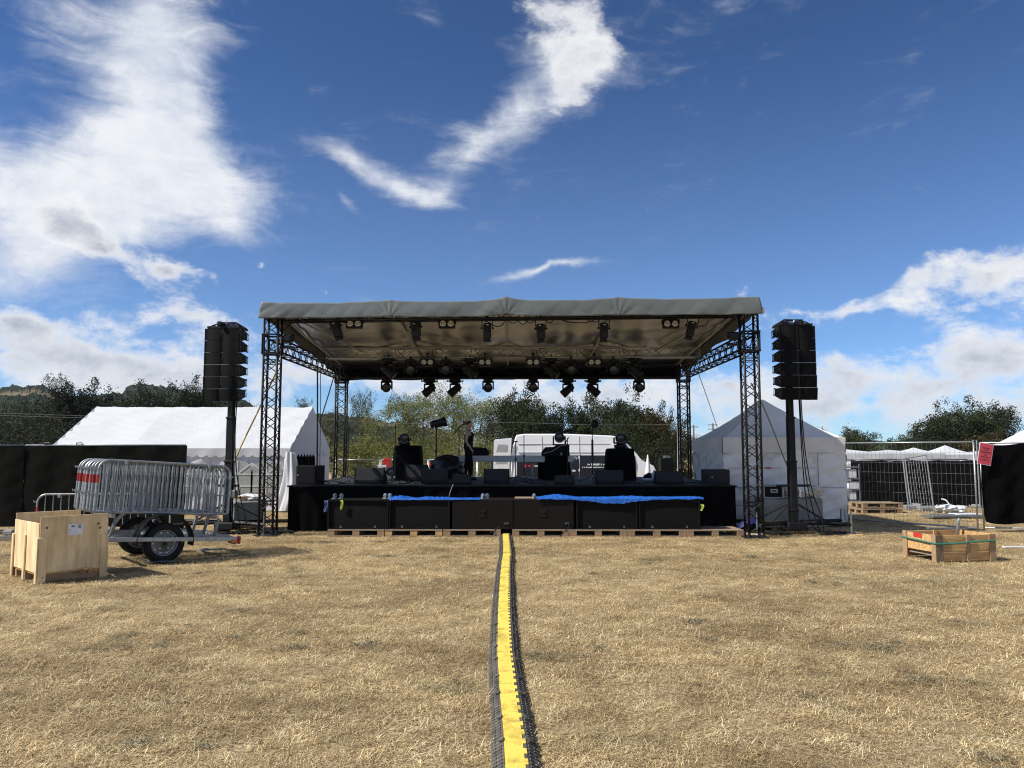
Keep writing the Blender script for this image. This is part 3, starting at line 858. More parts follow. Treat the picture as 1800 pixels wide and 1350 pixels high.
beam('rear_truss', (RL.x + .2, RL.y, 4.16), (RR.x - .2, RR.y, 4.13), .32, black_metal, .34, .028)
beam('front_truss', (FL.x + .2, FL.y + .25, 4.74), (FR.x - .2, FR.y + .25, 4.78), .26, black_metal)
beam('middle_truss', (-4.95, 20.45, 4.38), (4.98, 20.3, 4.40), .27, alu, .3, .024)
# roof skin
RAFT = [0.0, .262, .498, .722, 1.0]
def roof_z(u, v):
    z = 4.93 - .54 * v + .03 * (u - .5)
    k = min(range(4), key=lambda i: 0 if RAFT[i] <= u <= RAFT[i + 1] else 9)
    w = (u - RAFT[k]) / (RAFT[k + 1] - RAFT[k])
    z -= .085 * sin(pi * min(1, max(0, w))) ** .7 * (.12 + .88 * sin(pi * min(1, v * 1.0 + .02))) 
    for i in (1, 2, 3):
        z += (.065 if i == 2 else .035) * math.exp(-abs(u - RAFT[i]) / .016) * math.exp(-v * 3)
    z += .012 * hnoise(u * 9, v * 4) + (.022 * sin(v * 13 + 2.2 * sin(u * 9)) + .010 * sin(v * 41 + 4 * sin(u * 7)) + .008 * sin(u * 70 + 5 * sin(v * 6))) * (1 if .06 < v < .97 else 0)
    return z
XL, XR = -5.33, 5.12
def roof_xy(u, v):
    x = XL + (XR - XL) * u; y0 = 16.17 - .44 * u; y1 = 23.5 - .35 * u
    return x, y0 + (y1 - y0) * v
def roof_fn(u, v):
    x, y = roof_xy(u, v); return (x, y, roof_z(u, v))
sk = MB(); sk.grid(roof_fn, 96, 60)
sk.build('roof_sheet', pvc_under, roof, True, solid=.004)
def val_front(u, v):
    x, y = roof_xy(u, 0); z = roof_z(u, 0)
    drop = .285 + .006 * hnoise(u * 14)
    pk = sum(math.exp(-abs(u - RAFT[i]) / .028) for i in (1, 2, 3))
    def crease(t): return (abs((t % 1) - .5) * 2) ** 2.2          # sharp folds, soft bellies
    fan = 0
    for i in (1, 2, 3):
        d = (u - RAFT[i]); a_ = atan2(d * 10.5, .34 - .3 * v)
        fan += math.exp(-abs(d) / .022) * (crease(a_ * 1.9 + .3 * i) - .4)
    for e in (0.0, 1.0):
        d = (u - e); fan += .7 * math.exp(-abs(d) / .05) * (crease((abs(d) * 10.5 + .5 * v) * 3.0) - .4)
    soft = .010 * sin(u * 34 + 3 * sin(u * 13) + v * 3) + .006 * (crease(u * 26 + v * .8) - .4) + .006 * (crease(u * 15 - v * 1.1) - .4)
    cor = math.exp(-u / .012) + math.exp(-(1 - u) / .012)
    bow = .012 * sin(v * pi * .8)
    x2 = x + (-.10 if u < .5 else .10) * cor * v * (1 - .4 * v)
    return (x2, y - .02 - bow + soft * (.3 + .7 * v) + .028 * fan * (.25 + .75 * v), z + .008 - (drop + (z - 4.93 + .09) * .7) * v * (1 - .10 * math.exp(-abs(u - RAFT[2]) / .02)))
vf = MB(); vf.grid(val_front, 420, 14)
vf.build('front_valance', pvc_grey, roof, True, solid=.004)
for side in (0, 1):
    def val_side(v, w, side=side):
        x, y = roof_xy(side, v); z = roof_z(side, v)
        wr = .03 * sin(v * 40 + 3 * sin(v * 9)) * w
        return (x + (-1 if side == 0 else 1) * (-.01 + .06 * sin(w * pi * .5)) + wr, y, z + .012 - .27 * w)
    s_ = MB(); s_.grid(val_side, 90, 6); s_.build('side_valance', pvc_grey, roof, True, solid=.004)
def val_rear(u, w):
    x, y = roof_xy(u, 1); return (x, y + .03 + .02 * sin(u * 70), roof_z(u, 1) + .004 - (.42 + .02 * hnoise(u * 9)) * w)
s_ = MB(); s_.grid(val_rear, 120, 6); s_.build('rear_valance', black_cloth, roof, True, solid=.004)
for i, u in enumerate(RAFT):           # rafter tubes under the skin
    uu = min(max(u, .022), .978)
    pts_ = [Vector(roof_fn(uu, v)) - Vector((0, 0, .07)) for v in (0.03, .35, .65, .97)]
    # the outer rafters run inwards to the middle truss as on the photograph
    MB().tube(pts_, .026, 8).build('rafter', alu, roof, True)
for i in range(4):                     # diagonal tension tubes in the roof bays
    u0 = (RAFT[i] + RAFT[i + 1]) / 2
for side, u in ((0, .03), (1, .97)):
    a_ = Vector(roof_fn(u, .04)) - Vector((0, 0, .10)); c_ = Vector(roof_fn(.13 if side == 0 else .87, .58)) - Vector((0, 0, .12))
    MB().tube([a_, c_], .024, 8).build('brace_tube', alu, roof, True)
MB().lathe([(.001, 0), (.04, .01), (.05, .05), (.045, .09), (.03, .12), (.001, .13)], 12, (5.20, 15.76, 4.62)).build('corner_lamp', white_plastic, roof, True)

# ================================================================== stage deck
deck = thing('stage_deck', 'black stage platform with a black cloth skirt under the roof', 'stage', (0, 0, 0))
DZ = 1.02; DX0, DX1, DY0, DY1 = -4.93, 4.93, 17.22, 23.05
for i in range(5):
    for j in range(3):
        x0 = DX0 + (DX1 - DX0) * i / 5; x1 = DX0 + (DX1 - DX0) * (i + 1) / 5; y0 = DY0 + (DY1 - DY0) * j / 3; y1 = DY0 + (DY1 - DY0) * (j + 1) / 3
        MB().bbox(((x0 + x1) / 2, (y0 + y1) / 2, DZ - .05), (x1 - x0 - .008, y1 - y0 - .008, .10), .005).build('deck_panel', deck_floor, deck)
def skirt_fn(p0, p1, n, zt, zb):
    def fn(u, v):
        p = p0.lerp(p1, u); d = (p1 - p0).normalized(); nn = Vector((d.y, -d.x, 0))
        f = .018 * sin(u * n * 2 * pi + 1.5 * sin(u * n * .9)) * (.25 + .75 * v) + .01 * sin(u * n * 5)
        q = p + nn * (.03 + f); return (q.x, q.y, zt + (zb - zt) * v)
    return fn
for (a_, b_) in (((DX0, DY0), (DX1, DY0)), ((DX0, DY1), (DX0, DY0)), ((DX1, DY0), (DX1, DY1))):
    s_ = MB(); p0 = Vector((*a_, 0)); p1 = Vector((*b_, 0)); n = int((p1 - p0).length * 3)
    s_.grid(skirt_fn(p0, p1, n, DZ - .004, .03), n * 10, 5); s_.build('skirt', black_cloth, deck, True)
edge = MB(); edge.box(((DX0 + DX1) / 2, DY0 - .055, DZ - .018), (DX1 - DX0 + .1, .012, .034)); edge.build('edge_trim', black_box, deck)

# ================================================================== lamps on the trusses
def ring_lens(mb_m, parent, c, r, depth_dir=Vector((0, -1, 0)), m_=None):
    pass
def make_blinder():
    r = thing('blinder_lamp', 'x', 'stage lamp')
    b = MB(); b.bbox((0, 0, -.15), (.36, .10, .20), .012); b.build('housing', black_metal, r)
    for s in (-1, 1):
        l = MB(); l.lathe([(.085, -.050), (.085, -.062), (.074, -.064), (.070, -.056)], 20, (s * .085, 0, -.15), 'Y'); o = l.build('bezel', black_metal, r)
        l = MB(); l.lathe([(.072, -.056), (.060, -.066), (.036, -.074), (.034, -.066), (.018, -.074), (.0005, -.078)], 20, (s * .085, 0, -.15), 'Y'); l.build('reflector', lens_warm, r, True)
    y = MB(); y.tube([(-.19, 0, -.15), (-.19, 0, -.01), (.19, 0, -.01), (.19, 0, -.15)], .011, 6); y.cyl((0, 0, -.01), (0, 0, .09), .016); y.bbox((0, 0, .07), (.06, .06, .08), .01)
    y.build('yoke', black_metal, r)
    return r
def make_profile():
    r = thing('profile_lamp', 'x', 'stage lamp')
    b = MB(); b.bbox((0, 0, -.26), (.17, .22, .34), .025); b.box((0, .06, -.11), (.13, .10, .05)); b.build('housing', black_metal, r)
    f = MB()
    for k in range(6): f.box((0, -.113, -.16 - k * .022), (.12, .008, .010))
    f.build('cooling_fins', black_box, r)
    n = MB(); n.lathe([(.07, -.43), (.085, -.50), (.080, -.50), (.066, -.44)], 14, (0, 0, 0)); n.bbox((0, 0, -.46), (.15, .17, .05), .012); n.build('lens_tube', black_metal, r)
    g = MB(); g.bbox((0, -.116, -.125), (.05, .012, .02), .003); g.build('plug_cover', steel, r)
    y = MB(); y.tube([(-.11, 0, -.20), (-.12, 0, -.02), (-.06, 0, .02), (.06, 0, .02), (.12, 0, -.02), (.11, 0, -.20)], .011, 6); y.cyl((0, 0, .02), (0, 0, .1), .016); y.bbox((0, 0, .08), (.06, .06, .08), .01)
    for s in (-1, 1): y.cyl((s * .10, 0, -.20), (s * .145, 0, -.20), .022, None, 10)
    y.build('yoke', black_metal, r)
    return r
def make_mover(tilt):
    """moving head hung upside down: base, two yoke arms, swivelling head"""
    r = thing('moving_head_lamp', 'x', 'stage lamp')
    b = MB(); b.bbox((0, 0, -.09), (.36, .28, .10), .03); b.build('base', black_metal, r)
    for s in (-1, 1):
        h = MB(); h.prism([(s * .19, -.08), (s * .25, -.06), (s * .25, -.11), (s * .19, -.12)], 'Y', -.05, .05); h.build('handle', black_metal, r)
    c = MB(); c.bbox((0, 0, .0), (.05, .08, .14), .01); c.bbox((.1, 0, -.01), (.04, .06, .08), .01); c.bbox((-.1, 0, -.01), (.04, .06, .08), .01); c.build('clamp', black_metal, r)
    y = MB(); y.cyl((0, 0, -.14), (0, 0, -.17), .10, .12, 14); y.bbox((0, 0, -.19), (.32, .12, .05), .015)
    for s in (-1, 1): y.bbox((s * .145, 0, -.31), (.04, .12, .24), .015)
    y.build('yoke', black_metal, r)
    m_ = Euler((0, 0, 0)).to_matrix()
    h = MB(); h.lathe([(.002, .20), (.085, .20), (.105, .15), (.115, 0), (.125, -.13), (.13, -.22), (.10, -.225), (.095, -.20), (.002, -.19)], 16)
    hd = h.build('head', black_metal, r, True, loc=(0, 0, -.36), rot=tilt)
    l = MB(); l.lathe([(.098, -.205), (.07, -.222), (.001, -.232)], 16); l.build('front_lens', lens_dark, hd, True)
    return r
def make_wash():
    r = thing('wash_lamp', 'x', 'stage lamp')
    b = MB(); b.bbox((0, 0, -.06), (.28, .22, .09), .025); b.build('base', black_metal, r)
    c = MB(); c.bbox((0, 0, .02), (.05, .08, .12), .01); c.build('clamp', black_metal, r)
    y = MB()
    for s in (-1, 1): y.bbox((s * .155, 0, -.21), (.04, .11, .27), .02)
    y.bbox((0, 0, -.115), (.30, .11, .04), .01); y.build('yoke', black_metal, r)
    h = MB(); h.lathe([(.002, .14), (.09, .14), (.12, .08), (.13, -.05), (.135, -.13), (.112, -.14), (.108, -.11), (.002, -.10)], 18, axis='Y')
    hd = h.build('head', black_metal, r, True, loc=(0, 0, -.26), rot=(R(20), 0, 0))
    l = MB(); l.lathe([(.106, -.112), (.07, -.128), (.001, -.134)], 18, axis='Y'); l.build('front_lens', lens_dark, hd, True)
    return r
def place(src, used, loc, rot, label, group):
    o = copy_tree(src) if used else src
    o.location = loc; o.rotation_euler = rot; tag(o, label, None, group); return o
ORD = ['first', 'second', 'third', 'fourth', 'fifth', 'sixth', 'seventh', 'eighth', 'ninth', 'tenth']
def fy(x): return FL.y + (x - FL.x) / (FR.x - FL.x) * (FR.y - FL.y)
pr = make_profile(); G1 = 'profile lamps along the front truss'
for i, (px, py, ty) in enumerate([(588, 560, -.28), (731, 560, -.05), (857, 562, 0), (950, 563, 0), (1061, 562, .03), (1217, 559, .24)]):
    p = at(px, py, 16.75)
    place(pr, i > 0, (p.x, 16.62, p.z - .01), (R(8), ty, rnd.uniform(-.25, .25)), 'long black lamp hanging under the front roof edge, %s from the left' % ORD[i], G1)
bl = make_blinder(); G2 = 'twin blinder lamps on the front truss'; G3 = 'twin blinder lamps on the middle truss'
for i, (px, py) in enumerate([(626, 560), (787, 560), (1176, 560)]):
    p = at(px, py, 16.75)
    place(bl, i > 0, (p.x, 16.6, p.z), (R(-6), 0, 0), 'black lamp with two round pale lenses on the front truss, ' + ['left', 'middle', 'right'][i] + ' of three', G2)
for i, px in enumerate((752, 853, 937, 1044)):
    p = at(px, 628, 20.2)
    place(bl, True, (p.x, 20.1, p.z), (R(-4), 0, 0), 'lamp with two round pale lenses under the middle truss, %s from the left' % ORD[i], G3)
mv = make_mover((0, R(48), 0)); mvb = make_mover((0, R(-48), 0))
G4 = 'moving heads under the middle truss'; G5 = 'moving heads under the rear truss'
for i, (px, w) in enumerate(((683, 0), (826, 0), (969, 0), (1115, 0))):
    p = at(px, 628, 20.35)
    place((mvb, mvb, mvb, mvb)[i], i > 0, (p.x, 20.35, p.z), (0, 0, [.0, .1, -.1, .1][i]), 'black moving head lamp under the middle truss, %s from the left' % ORD[i], G4)
for i, (px, w) in enumerate(((755, 1), (800, 1), (998, 1), (1042, 0))):
    p = at(px, 664, 23.1)
    place(mv if w else mvb, i != 0, (p.x, 23.1, p.z - .01), (0, 0, [.0, .05, .0, .1][i]), 'tilted black moving head lamp below the rear truss, %s from the left' % ORD[i], G5)
ws = make_wash(); G6 = 'wash lamps under the middle truss'; G7 = 'wash lamps under the rear truss'
for i, px in enumerate((722, 784, 1004, 1078)):
    p = at(px, 630, 20.2)
    place(ws, i > 0, (p.x, 20.2, p.z - .02), (0, 0, 0), 'round fronted wash lamp under the middle truss, %s from the left' % ORD[i], G6)
for i, px in enumerate((680, 858, 937, 1123)):
    p = at(px, 664, 23.1)
    place(ws, True, (p.x, 23.1, p.z - .02), (0, 0, 0), 'round fronted wash lamp hanging below the rear truss, %s from the left' % ORD[i], G7)
# cables slung along the trusses
def cable(label, pts, r, m_=rubber, group=None, name='cable', cat='cable', sub=6):
    """smooth cable through points"""
    P = [Vector(p) for p in pts]; out = []
    for i in range(len(P) - 1):
        p0 = P[max(i - 1, 0)]; p1 = P[i]; p2 = P[i + 1]; p3 = P[min(i + 2, len(P) - 1)]
        for k in range(sub):
            t = k / sub
            out.append(.5 * ((2 * p1) + (p2 - p0) * t + (2 * p0 - 5 * p1 + 4 * p2 - p3) * t * t + (3 * p1 - p0 - 3 * p2 + p3) * t ** 3))
    out.append(P[-1])
    return tag(MB().tube(out, r, 5).build(name, m_, None, True), label, cat, group)
def pix(pts, Y): return [at(px, py, Y + (rnd.random() - .5) * .06) for px, py in pts]
G8 = 'cables slung along the front truss'
cable('loose black cable looping from the front truss at its left end', pix([(512, 557), (540, 561), (560, 559), (575, 566), (592, 560), (616, 556)], 16.75), .011, group=G8)
cable('black cable sagging between the first and second twin lamps', pix([(618, 557), (640, 561), (672, 559), (705, 561), (730, 558), (760, 559)], 16.75), .011, group=G8)
cable('black cable drooping left of the centre of the front truss', pix([(800, 556), (830, 559), (857, 566), (872, 574), (884, 570), (888, 560)], 16.75), .011, group=G8)
cable('coiled black cable bundle at the centre of the front truss', pix([(886, 558), (900, 568), (912, 562), (905, 557), (918, 570), (928, 562), (915, 558), (932, 568), (944, 560)], 16.75), .010, group=G8)
cable('long black cable sagging right of the centre of the front truss', pix([(955, 560), (968, 568), (975, 560), (1000, 566), (1030, 567), (1052, 560), (1066, 557)], 16.75), .011, group=G8)
cable('second black cable sagging beside it to the right', pix([(960, 556), (990, 563), (1020, 560), (1045, 566), (1058, 560)], 16.75), .009, group=G8)
cable('black cable running from fifth long lamp to the right twin lamp', pix([(1068, 557), (1100, 560), (1130, 558), (1160, 560), (1190, 556)], 16.75), .010, group=G8)
cable('black cable looping beside the right long lamp', pix([(1225, 572), (1238, 574), (1246, 562), (1247, 554)], 16.75), .009, group=G8)
cable('black cable from the left tower up to the roof corner', pix([(497, 582), (512, 568), (530, 556)], 16.8), .013, group=G8)
G9 = 'cable loops on the middle truss'
for i, px in enumerate((704, 769, 838, 952, 1022, 1098)):
    q = 612 + rnd.uniform(-2, 2)
    cable('small black cable loop on the middle truss, %s from the left' % ORD[i], pix([(px - 9, 614), (px - 8, 624), (px, 629), (px + 8, 622), (px + 5, q + 2), (px - 4, 616), (px + 10, 631)], 20.2), .007, group=G9)
# drops and guy lines
GD = 'lines hanging at the left rear of the stage'
cable('thick black cable hanging straight from the left side truss to the stage', [at(558, 648, 20.6), at(558, 740, 20.6), at(557, 838, 20.6)], .022, group=GD)
cable('thin black line hanging beside the thick cable', [at(563.5, 650, 20.8), at(563, 740, 20.8), at(562, 838, 20.8)], .010, group=GD)
cable('black strap slanting from the left rear tower to the hanging lines', [at(587, 662, 22.9), at(575, 702, 21.9), at(563.5, 738, 20.8)], .018, group=GD)
cable('yellow ratchet strap slanting from the front left tower to the concrete block', [Vector((FL.x + .05, FL.y + .1, 3.45)), at(455, 720, 16.9), at(412, 812, 17.15), Vector((-6.30, 17.25, .82))], .017, strap_yellow, name='ratchet_strap', cat='strap')
cable('olive strap slanting from the front right tower to the concrete block', [Vector((FR.x + .05, FR.y + .1, 3.2)), at(1345, 722, 16.9), at(1376, 800, 17.2), Vector((6.35, 17.25, .84))], .014, mat('strap_olive', (.20, .19, .10), .7), name='ratchet_strap', cat='strap')
cable('thin grey guy wire from the right side truss down behind the grey tent', [at(1228, 657, 21.5), at(1245, 705, 23.6), at(1262, 756, 26), at(1270, 790, 28), Vector((8.6, 30, 0))], .012, dull_steel, name='guy_wire', cat='wire')

# ================================================================== pallets, subwoofers
def make_pallet():
    r = thing('wooden_pallet', 'x', 'pallet')
    top = MB().bbox((0, 0, 0), (1.2, .145, .022), .003).mesh('deck_board', wood_grey)
    crs = MB().bbox((0, 0, 0), (.145, .8, .022), .003).mesh('cross_board', wood_grey)
    blk = MB().bbox((0, 0, 0), (.145, .10, .078), .004).mesh('block', wood_brown)
    for y in (-.3275, -.16, 0, .16, .3275): inst(top, 'deck_board', r, (0, y, .133))
    for x in (-.5275, 0, .5275):
        inst(crs, 'cross_board', r, (x, 0, .111))
        for y in (-.3275, 0, .3275): inst(blk, 'block', r, (x, y * 1.06, .061))
    for y in (-.35, 0, .35): inst(MB().bbox((0, 0, 0), (1.2, .10, .021), .003).mesh('bottom_board', wood_grey) if y == -.35 else bpy.data.meshes['bottom_board'], 'bottom_board', r, (0, y, .0115))
    return r
pal = make_pallet(); GP = 'pallets under the subwoofers'
PX = [(577, 676, 'under the leftmost subwoofer'), (678, 778, 'second from the left under the subwoofers'), (780, 880, 'left of the cable ramp end'), (901, 1001, 'right of the cable ramp end'),
      (1002, 1101, 'second to the right of the cable ramp end'), (1103, 1205, 'under the rightmost subwoofer'), (1207, 1306, 'empty at the right end of the row')]
for i, (a_, b_, lab) in enumerate(PX):
    o = pal if i == 0 else copy_tree(pal)
    Yp = 16.62 - .012 * i
    p = at((a_ + b_) / 2, 938, Yp - .35)
    o.location = (p.x, Yp, 0); o.rotation_euler = (0, 0, rnd.uniform(-.012, .012)); tag(o, 'weathered wooden pallet ' + lab, None, GP)
    o.scale = ((b_ - a_) / 100.5, 1, 1)
    if i in (1, 3, 4):
        for k in o.children:
            if k.name.startswith('block'):
                k.material_slots[0].link = 'OBJECT'; k.material_slots[0].material = wood_light if i == 1 else wood_brown
SW, SH, SDp = 1.275, .615, .74
def make_sub(grille):
    r = thing('subwoofer', 'x', 'subwoofer')
    c = MB()
    if grille:
        t = .03
        c.bbox((0, .02, SH / 2), (SW, SDp - .04, SH), .008)
        c.build('cabinet', black_box, r)
        fr = MB()
        for sx in (-1, 1): fr.box((sx * (SW / 2 - t / 2), -SDp / 2 + .015, SH / 2), (t, .05, SH - .002))
        for z in (t / 2 + .001, SH - t / 2 - .001): fr.box((0, -SDp / 2 + .015, z), (SW - 2 * t, .05, t))
        fr.build('rim', black_box, r)
        g = MB(); g.grid(lambda u, v: (-(SW / 2 - t) + (SW - 2 * t) * u, -SDp / 2 + .028 - .012 * sin(pi * u) * sin(pi * v), t + (SH - 2 * t) * v), 12, 6); g.build('grille', black_grille, r, True)
        for x in (-.36, .36):
            k = MB(); k.lathe([(.010, -.006), (.022, -.008), (.022, -.0), (.012, 0)], 12, (x, -SDp / 2 + .012, .055), 'Y'); k.build('fastener', dull_steel, r)
    else:
        c.bbox((0, 0, SH / 2), (SW, SDp, SH), .008); c.build('cabinet', sub_board, r)
        MB().bbox((0, -SDp / 2 - .004, SH * .55), (.15, .010, .17), .003).build('name_plate', mat('plate_dark', (.0125, .0105, .0095), .75, spec=.2), r)
        cp = MB().bbox((.50, -SDp / 2 - .005, .12), (.11, .012, .07), .003).build('connector_panel', black_metal, r)
        for x in (.475, .525): MB().lathe([(.017, -.014), (.017, -.02), (.008, -.02), (.008, -.014)], 10, (x, -SDp / 2, .125), 'Y').build('socket', dull_steel, cp)
        m_ = MB(); m_.tube([(-.045, -SDp / 2 - .012, SH * .50), (-.045, -SDp / 2 - .012, SH * .60), (0, -SDp / 2 - .012, SH * .54), (.045, -SDp / 2 - .012, SH * .60), (.045, -SDp / 2 - .012, SH * .50)], .006, 4); m_.build('emblem', sub_board, r)
    return r
def add_caster(parent, x, y, ang=0.0):
    e = MB(); e.bbox((0, 0, .006), (.09, .075, .012), .003); e.prism([(-.03, .012), (.03, .012), (.045, .075), (-.005, .085)], 'Y', -.022, -.018); e.prism([(-.03, .012), (.03, .012), (.045, .075), (-.005, .085)], 'Y', .018, .022)
    o = e.build('caster', zinc, parent, loc=(x, y, SH), rot=(0, 0, ang))
    w = MB(); w.lathe([(.001, -.015), (.045, -.015), (.05, 0), (.045, .015), (.001, .015)], 16, (.02, 0, .068), 'Y'); w.build('wheel', mat('caster_wheel', (.10, .13, .20), .5), o, True)
    return o
sg = make_sub(True); sb = make_sub(False); GSu = 'subwoofers in a row before the stage'
subs = []
for i, (cx, g, lab) in enumerate([(629, 1, 'black subwoofer with mesh front at the left end of the row'), (737, 1, 'black subwoofer under the small crumpled blue tarpaulin, second from left'),
        (848.5, 0, 'brown black subwoofer showing a plain panel, left of the cable ramp end'), (955.5, 0, 'brown black subwoofer showing a plain panel, right of the cable ramp end'),
        (1067, 1, 'black mesh fronted subwoofer under the middle of the blue tarpaulin'), (1177, 1, 'black mesh fronted subwoofer at the right end of the row')]):
    src = sg if g else sb
    o = src if i in (0, 2) else copy_tree(src)
    p = at(cx, 930, 16.28)
    o.location = (p.x, 16.28 + SDp / 2 - .006 * i, .146); o.rotation_euler = (0, 0, -.012 + rnd.uniform(-.006, .006)); tag(o, lab, None, GSu); subs.append(o)
for si, x in ((0, -.56), (0, -.42), (0, .50), (0, .60), (2, -.02), (2, .07), (3, -.20)):
    add_caster(subs[si], x, -.12 + .05 * (x > 0), rnd.uniform(-1, 1.2))
for si in (3, 4, 5):
    MB().bbox((0 if si > 3 else -.25, .1, SH + .012), (1.2 if si > 3 else .7, .5, .02), .004).build('dolly_board', wood_grey, subs[si])
# blue tarpaulins
def tarp(label, x0, x1, y0, y1, z, over, seed, hump):
    r = random.Random(int(seed * 10)); NU, NV = 96, 12
    jit = [[r.uniform(-1, 1) for _ in range(NU + 1)] for _ in range(NV + 1)]
    def fn(u, v):
        i, j = round(u * NU), round(v * NV); q = jit[j][i]; q2 = jit[j][(i * 7 + 3) % NU]
        x = x0 + (x1 - x0) * u + .012 * q2
        hz = hump(u)
        if v < .3:
            w = v / .3; return (x, y0 - .014 - .012 * abs(q) * (1 - w), z - over(u) * (1 - w) + .012)
        w = (v - .3) / .7
        fold = .014 * abs(sin(u * 37 + 4 * w + 2 * sin(u * 11))) + .009 * abs(sin(u * 81 - 7 * w))
        return (x, y0 + (y1 - y0) * w + .02 * q2, z + .012 + fold * sin(pi * min(1, .12 + w)) + .008 * abs(q) + .75 * hz * sin(pi * min(1, w * .9 + .1)))
    m_ = MB(); m_.grid(fn, NU, NV)
    return tag(m_.build('tarpaulin', tarp_blue, None, False, solid=.002), label, 'tarpaulin')
zs = .146 + SH
tarp('crumpled blue tarpaulin lying on the second subwoofer from the left', at(684, 880, 16.3).x, at(843, 880, 16.3).x, 16.28, 16.72, zs, lambda u: .010 + .010 * (1 + hnoise(u * 13)) * (1 - .5 * u), 1.0,
     lambda u: (.06 * math.exp(-((u - .12) / .10) ** 2) + .03 * math.exp(-((u - .42) / .06) ** 2) + .03 * math.exp(-((u - .58) / .15) ** 2)) - .02 * u)
tarp('bright blue tarpaulin bunched along the three right hand subwoofers', at(944, 880, 16.3).x, at(1236, 880, 16.3).x, 16.24, 16.74, zs + .022, lambda u: .012 + .09 * math.exp(-((u - .46) / .17) ** 2) + .012 * (1 + hnoise(u * 17)), 5.0,
     lambda u: .085 * math.exp(-((u - .12) / .09) ** 2) + .04 * math.exp(-((u - .56) / .10) ** 2) + .03 * math.exp(-((u - .92) / .06) ** 2) - .02)
def rag(label, px, py, Y, w, h, m_, name, cat):
    p = at(px, py, Y)
    g = MB(); g.grid(lambda u, v: (p.x + (u - .5) * w * (1 - .3 * v) + .2 * w * sin(v * 5), Y - .015 * sin(u * 9 + v * 4) - .01, p.z - h * v), 6, 10)
    return tag(g.build(name, m_, None, True, solid=.003), label, cat)
rag('lime strap end hanging over the leftmost subwoofer front', 601, 879, 16.262, .055, .20, lime, 'strap_end', 'strap')
rag('lime strap end hanging off the right end of the blue tarpaulin', 1234, 887, 16.22, .07, .13, lime, 'strap_end', 'strap')
rag('blue sack hanging at the left side of the leftmost subwoofer', 574, 880, 16.45, .10, .24, mat('sack_blue', (.10, .16, .34), .7), 'sack', 'sack')
cable('thin pale cable hanging over the stage front above the blue tarpaulin', [at(797, 851, 17.12), at(794, 858, 17.1), at(790, 870, 17.08), at(789, 885, 17.08)], .008, mat('cable_grey', (.25, .25, .25), .6))
cable('black lead from the right plain subwoofer down to the ground', [at(998, 918, 16.24), at(1001, 922, 16.2), at(997, 930, 16.2), at(990, 937, 16.1), at(984, 944, 16.05)], .010)
cable('black lead lying on the pallet left of the cable ramp', [at(882, 925, 16.24), at(878, 926, 16.2), at(870, 932, 16.2), at(862, 937, 16.15)], .010)

# ================================================================== loudspeaker towers
CW, CH, CD = .76, .262, .46
def make_cab():
    r = thing('array_speaker', 'x', 'loudspeaker')
    b = MB()  # tapered cabinet: taller at the front, narrower at the back
    f, k = CH / 2 + .001, CH / 2 - .055
    x, xb = CW / 2, CW / 2 - .12
    b.add([(-x, -CD / 2, -f), (x, -CD / 2, -f), (x, -CD / 2, f), (-x, -CD / 2, f), (-xb, CD / 2, -k), (xb, CD / 2, -k), (xb, CD / 2, k), (-xb, CD / 2, k)],
          [(3, 2, 1, 0), (4, 5, 6, 7), (0, 1, 5, 4), (1, 2, 6, 5), (2, 3, 7, 6), (3, 0, 4, 7)])
    b.build('cabinet', black_box, r)
    for s in (-1, 1):     # two curved grilles meeting at a central gap
        g = MB(); g.grid(lambda u, v: (s * (.035 + (CW / 2 - .06) * u), -CD / 2 - .012 - .045 * sin(pi * min(1, u * .75 + .25)) ** 1.5, -f + .003 + (2 * f - .006) * v), 10, 2)
        g.build('grille', black_grille, r, True)
        e = MB(); e.prism([(-CD / 2 - .01, -f), (CD / 2 - .12, -k), (CD / 2 - .12, k), (-CD / 2 - .01, f)], 'X', s * (x + .002), s * (x + .014)); pl = e.build('rigging_plate', black_metal, r)
        h = MB(); h.tube([(s * (x - .03), CD / 2 - .14, -.075), (s * (x - .03), CD / 2 + .03, -.075), (s * (x - .03), CD / 2 + .03, .075), (s * (x - .03), CD / 2 - .14, .075)], .012, 6); h.build('handle', black_metal, r)
        q = MB()
        for yy, zz in ((-.12, .05), (-.12, -.03), (.02, .02), (.02, -.045), (-.21, 0)): q.lathe([(.016, .0), (.016, .012), (.001, .012)], 8, (s * (x + .014) if s > 0 else -(x + .026), yy, zz), 'X')
        q.build('rigging_pin', dull_steel, pl)
    MB().box((0, -CD / 2 - .008, 0), (.05, .02, 2 * f - .004)).build('centre_strip', black_metal, r)
    return r
cab = make_cab()
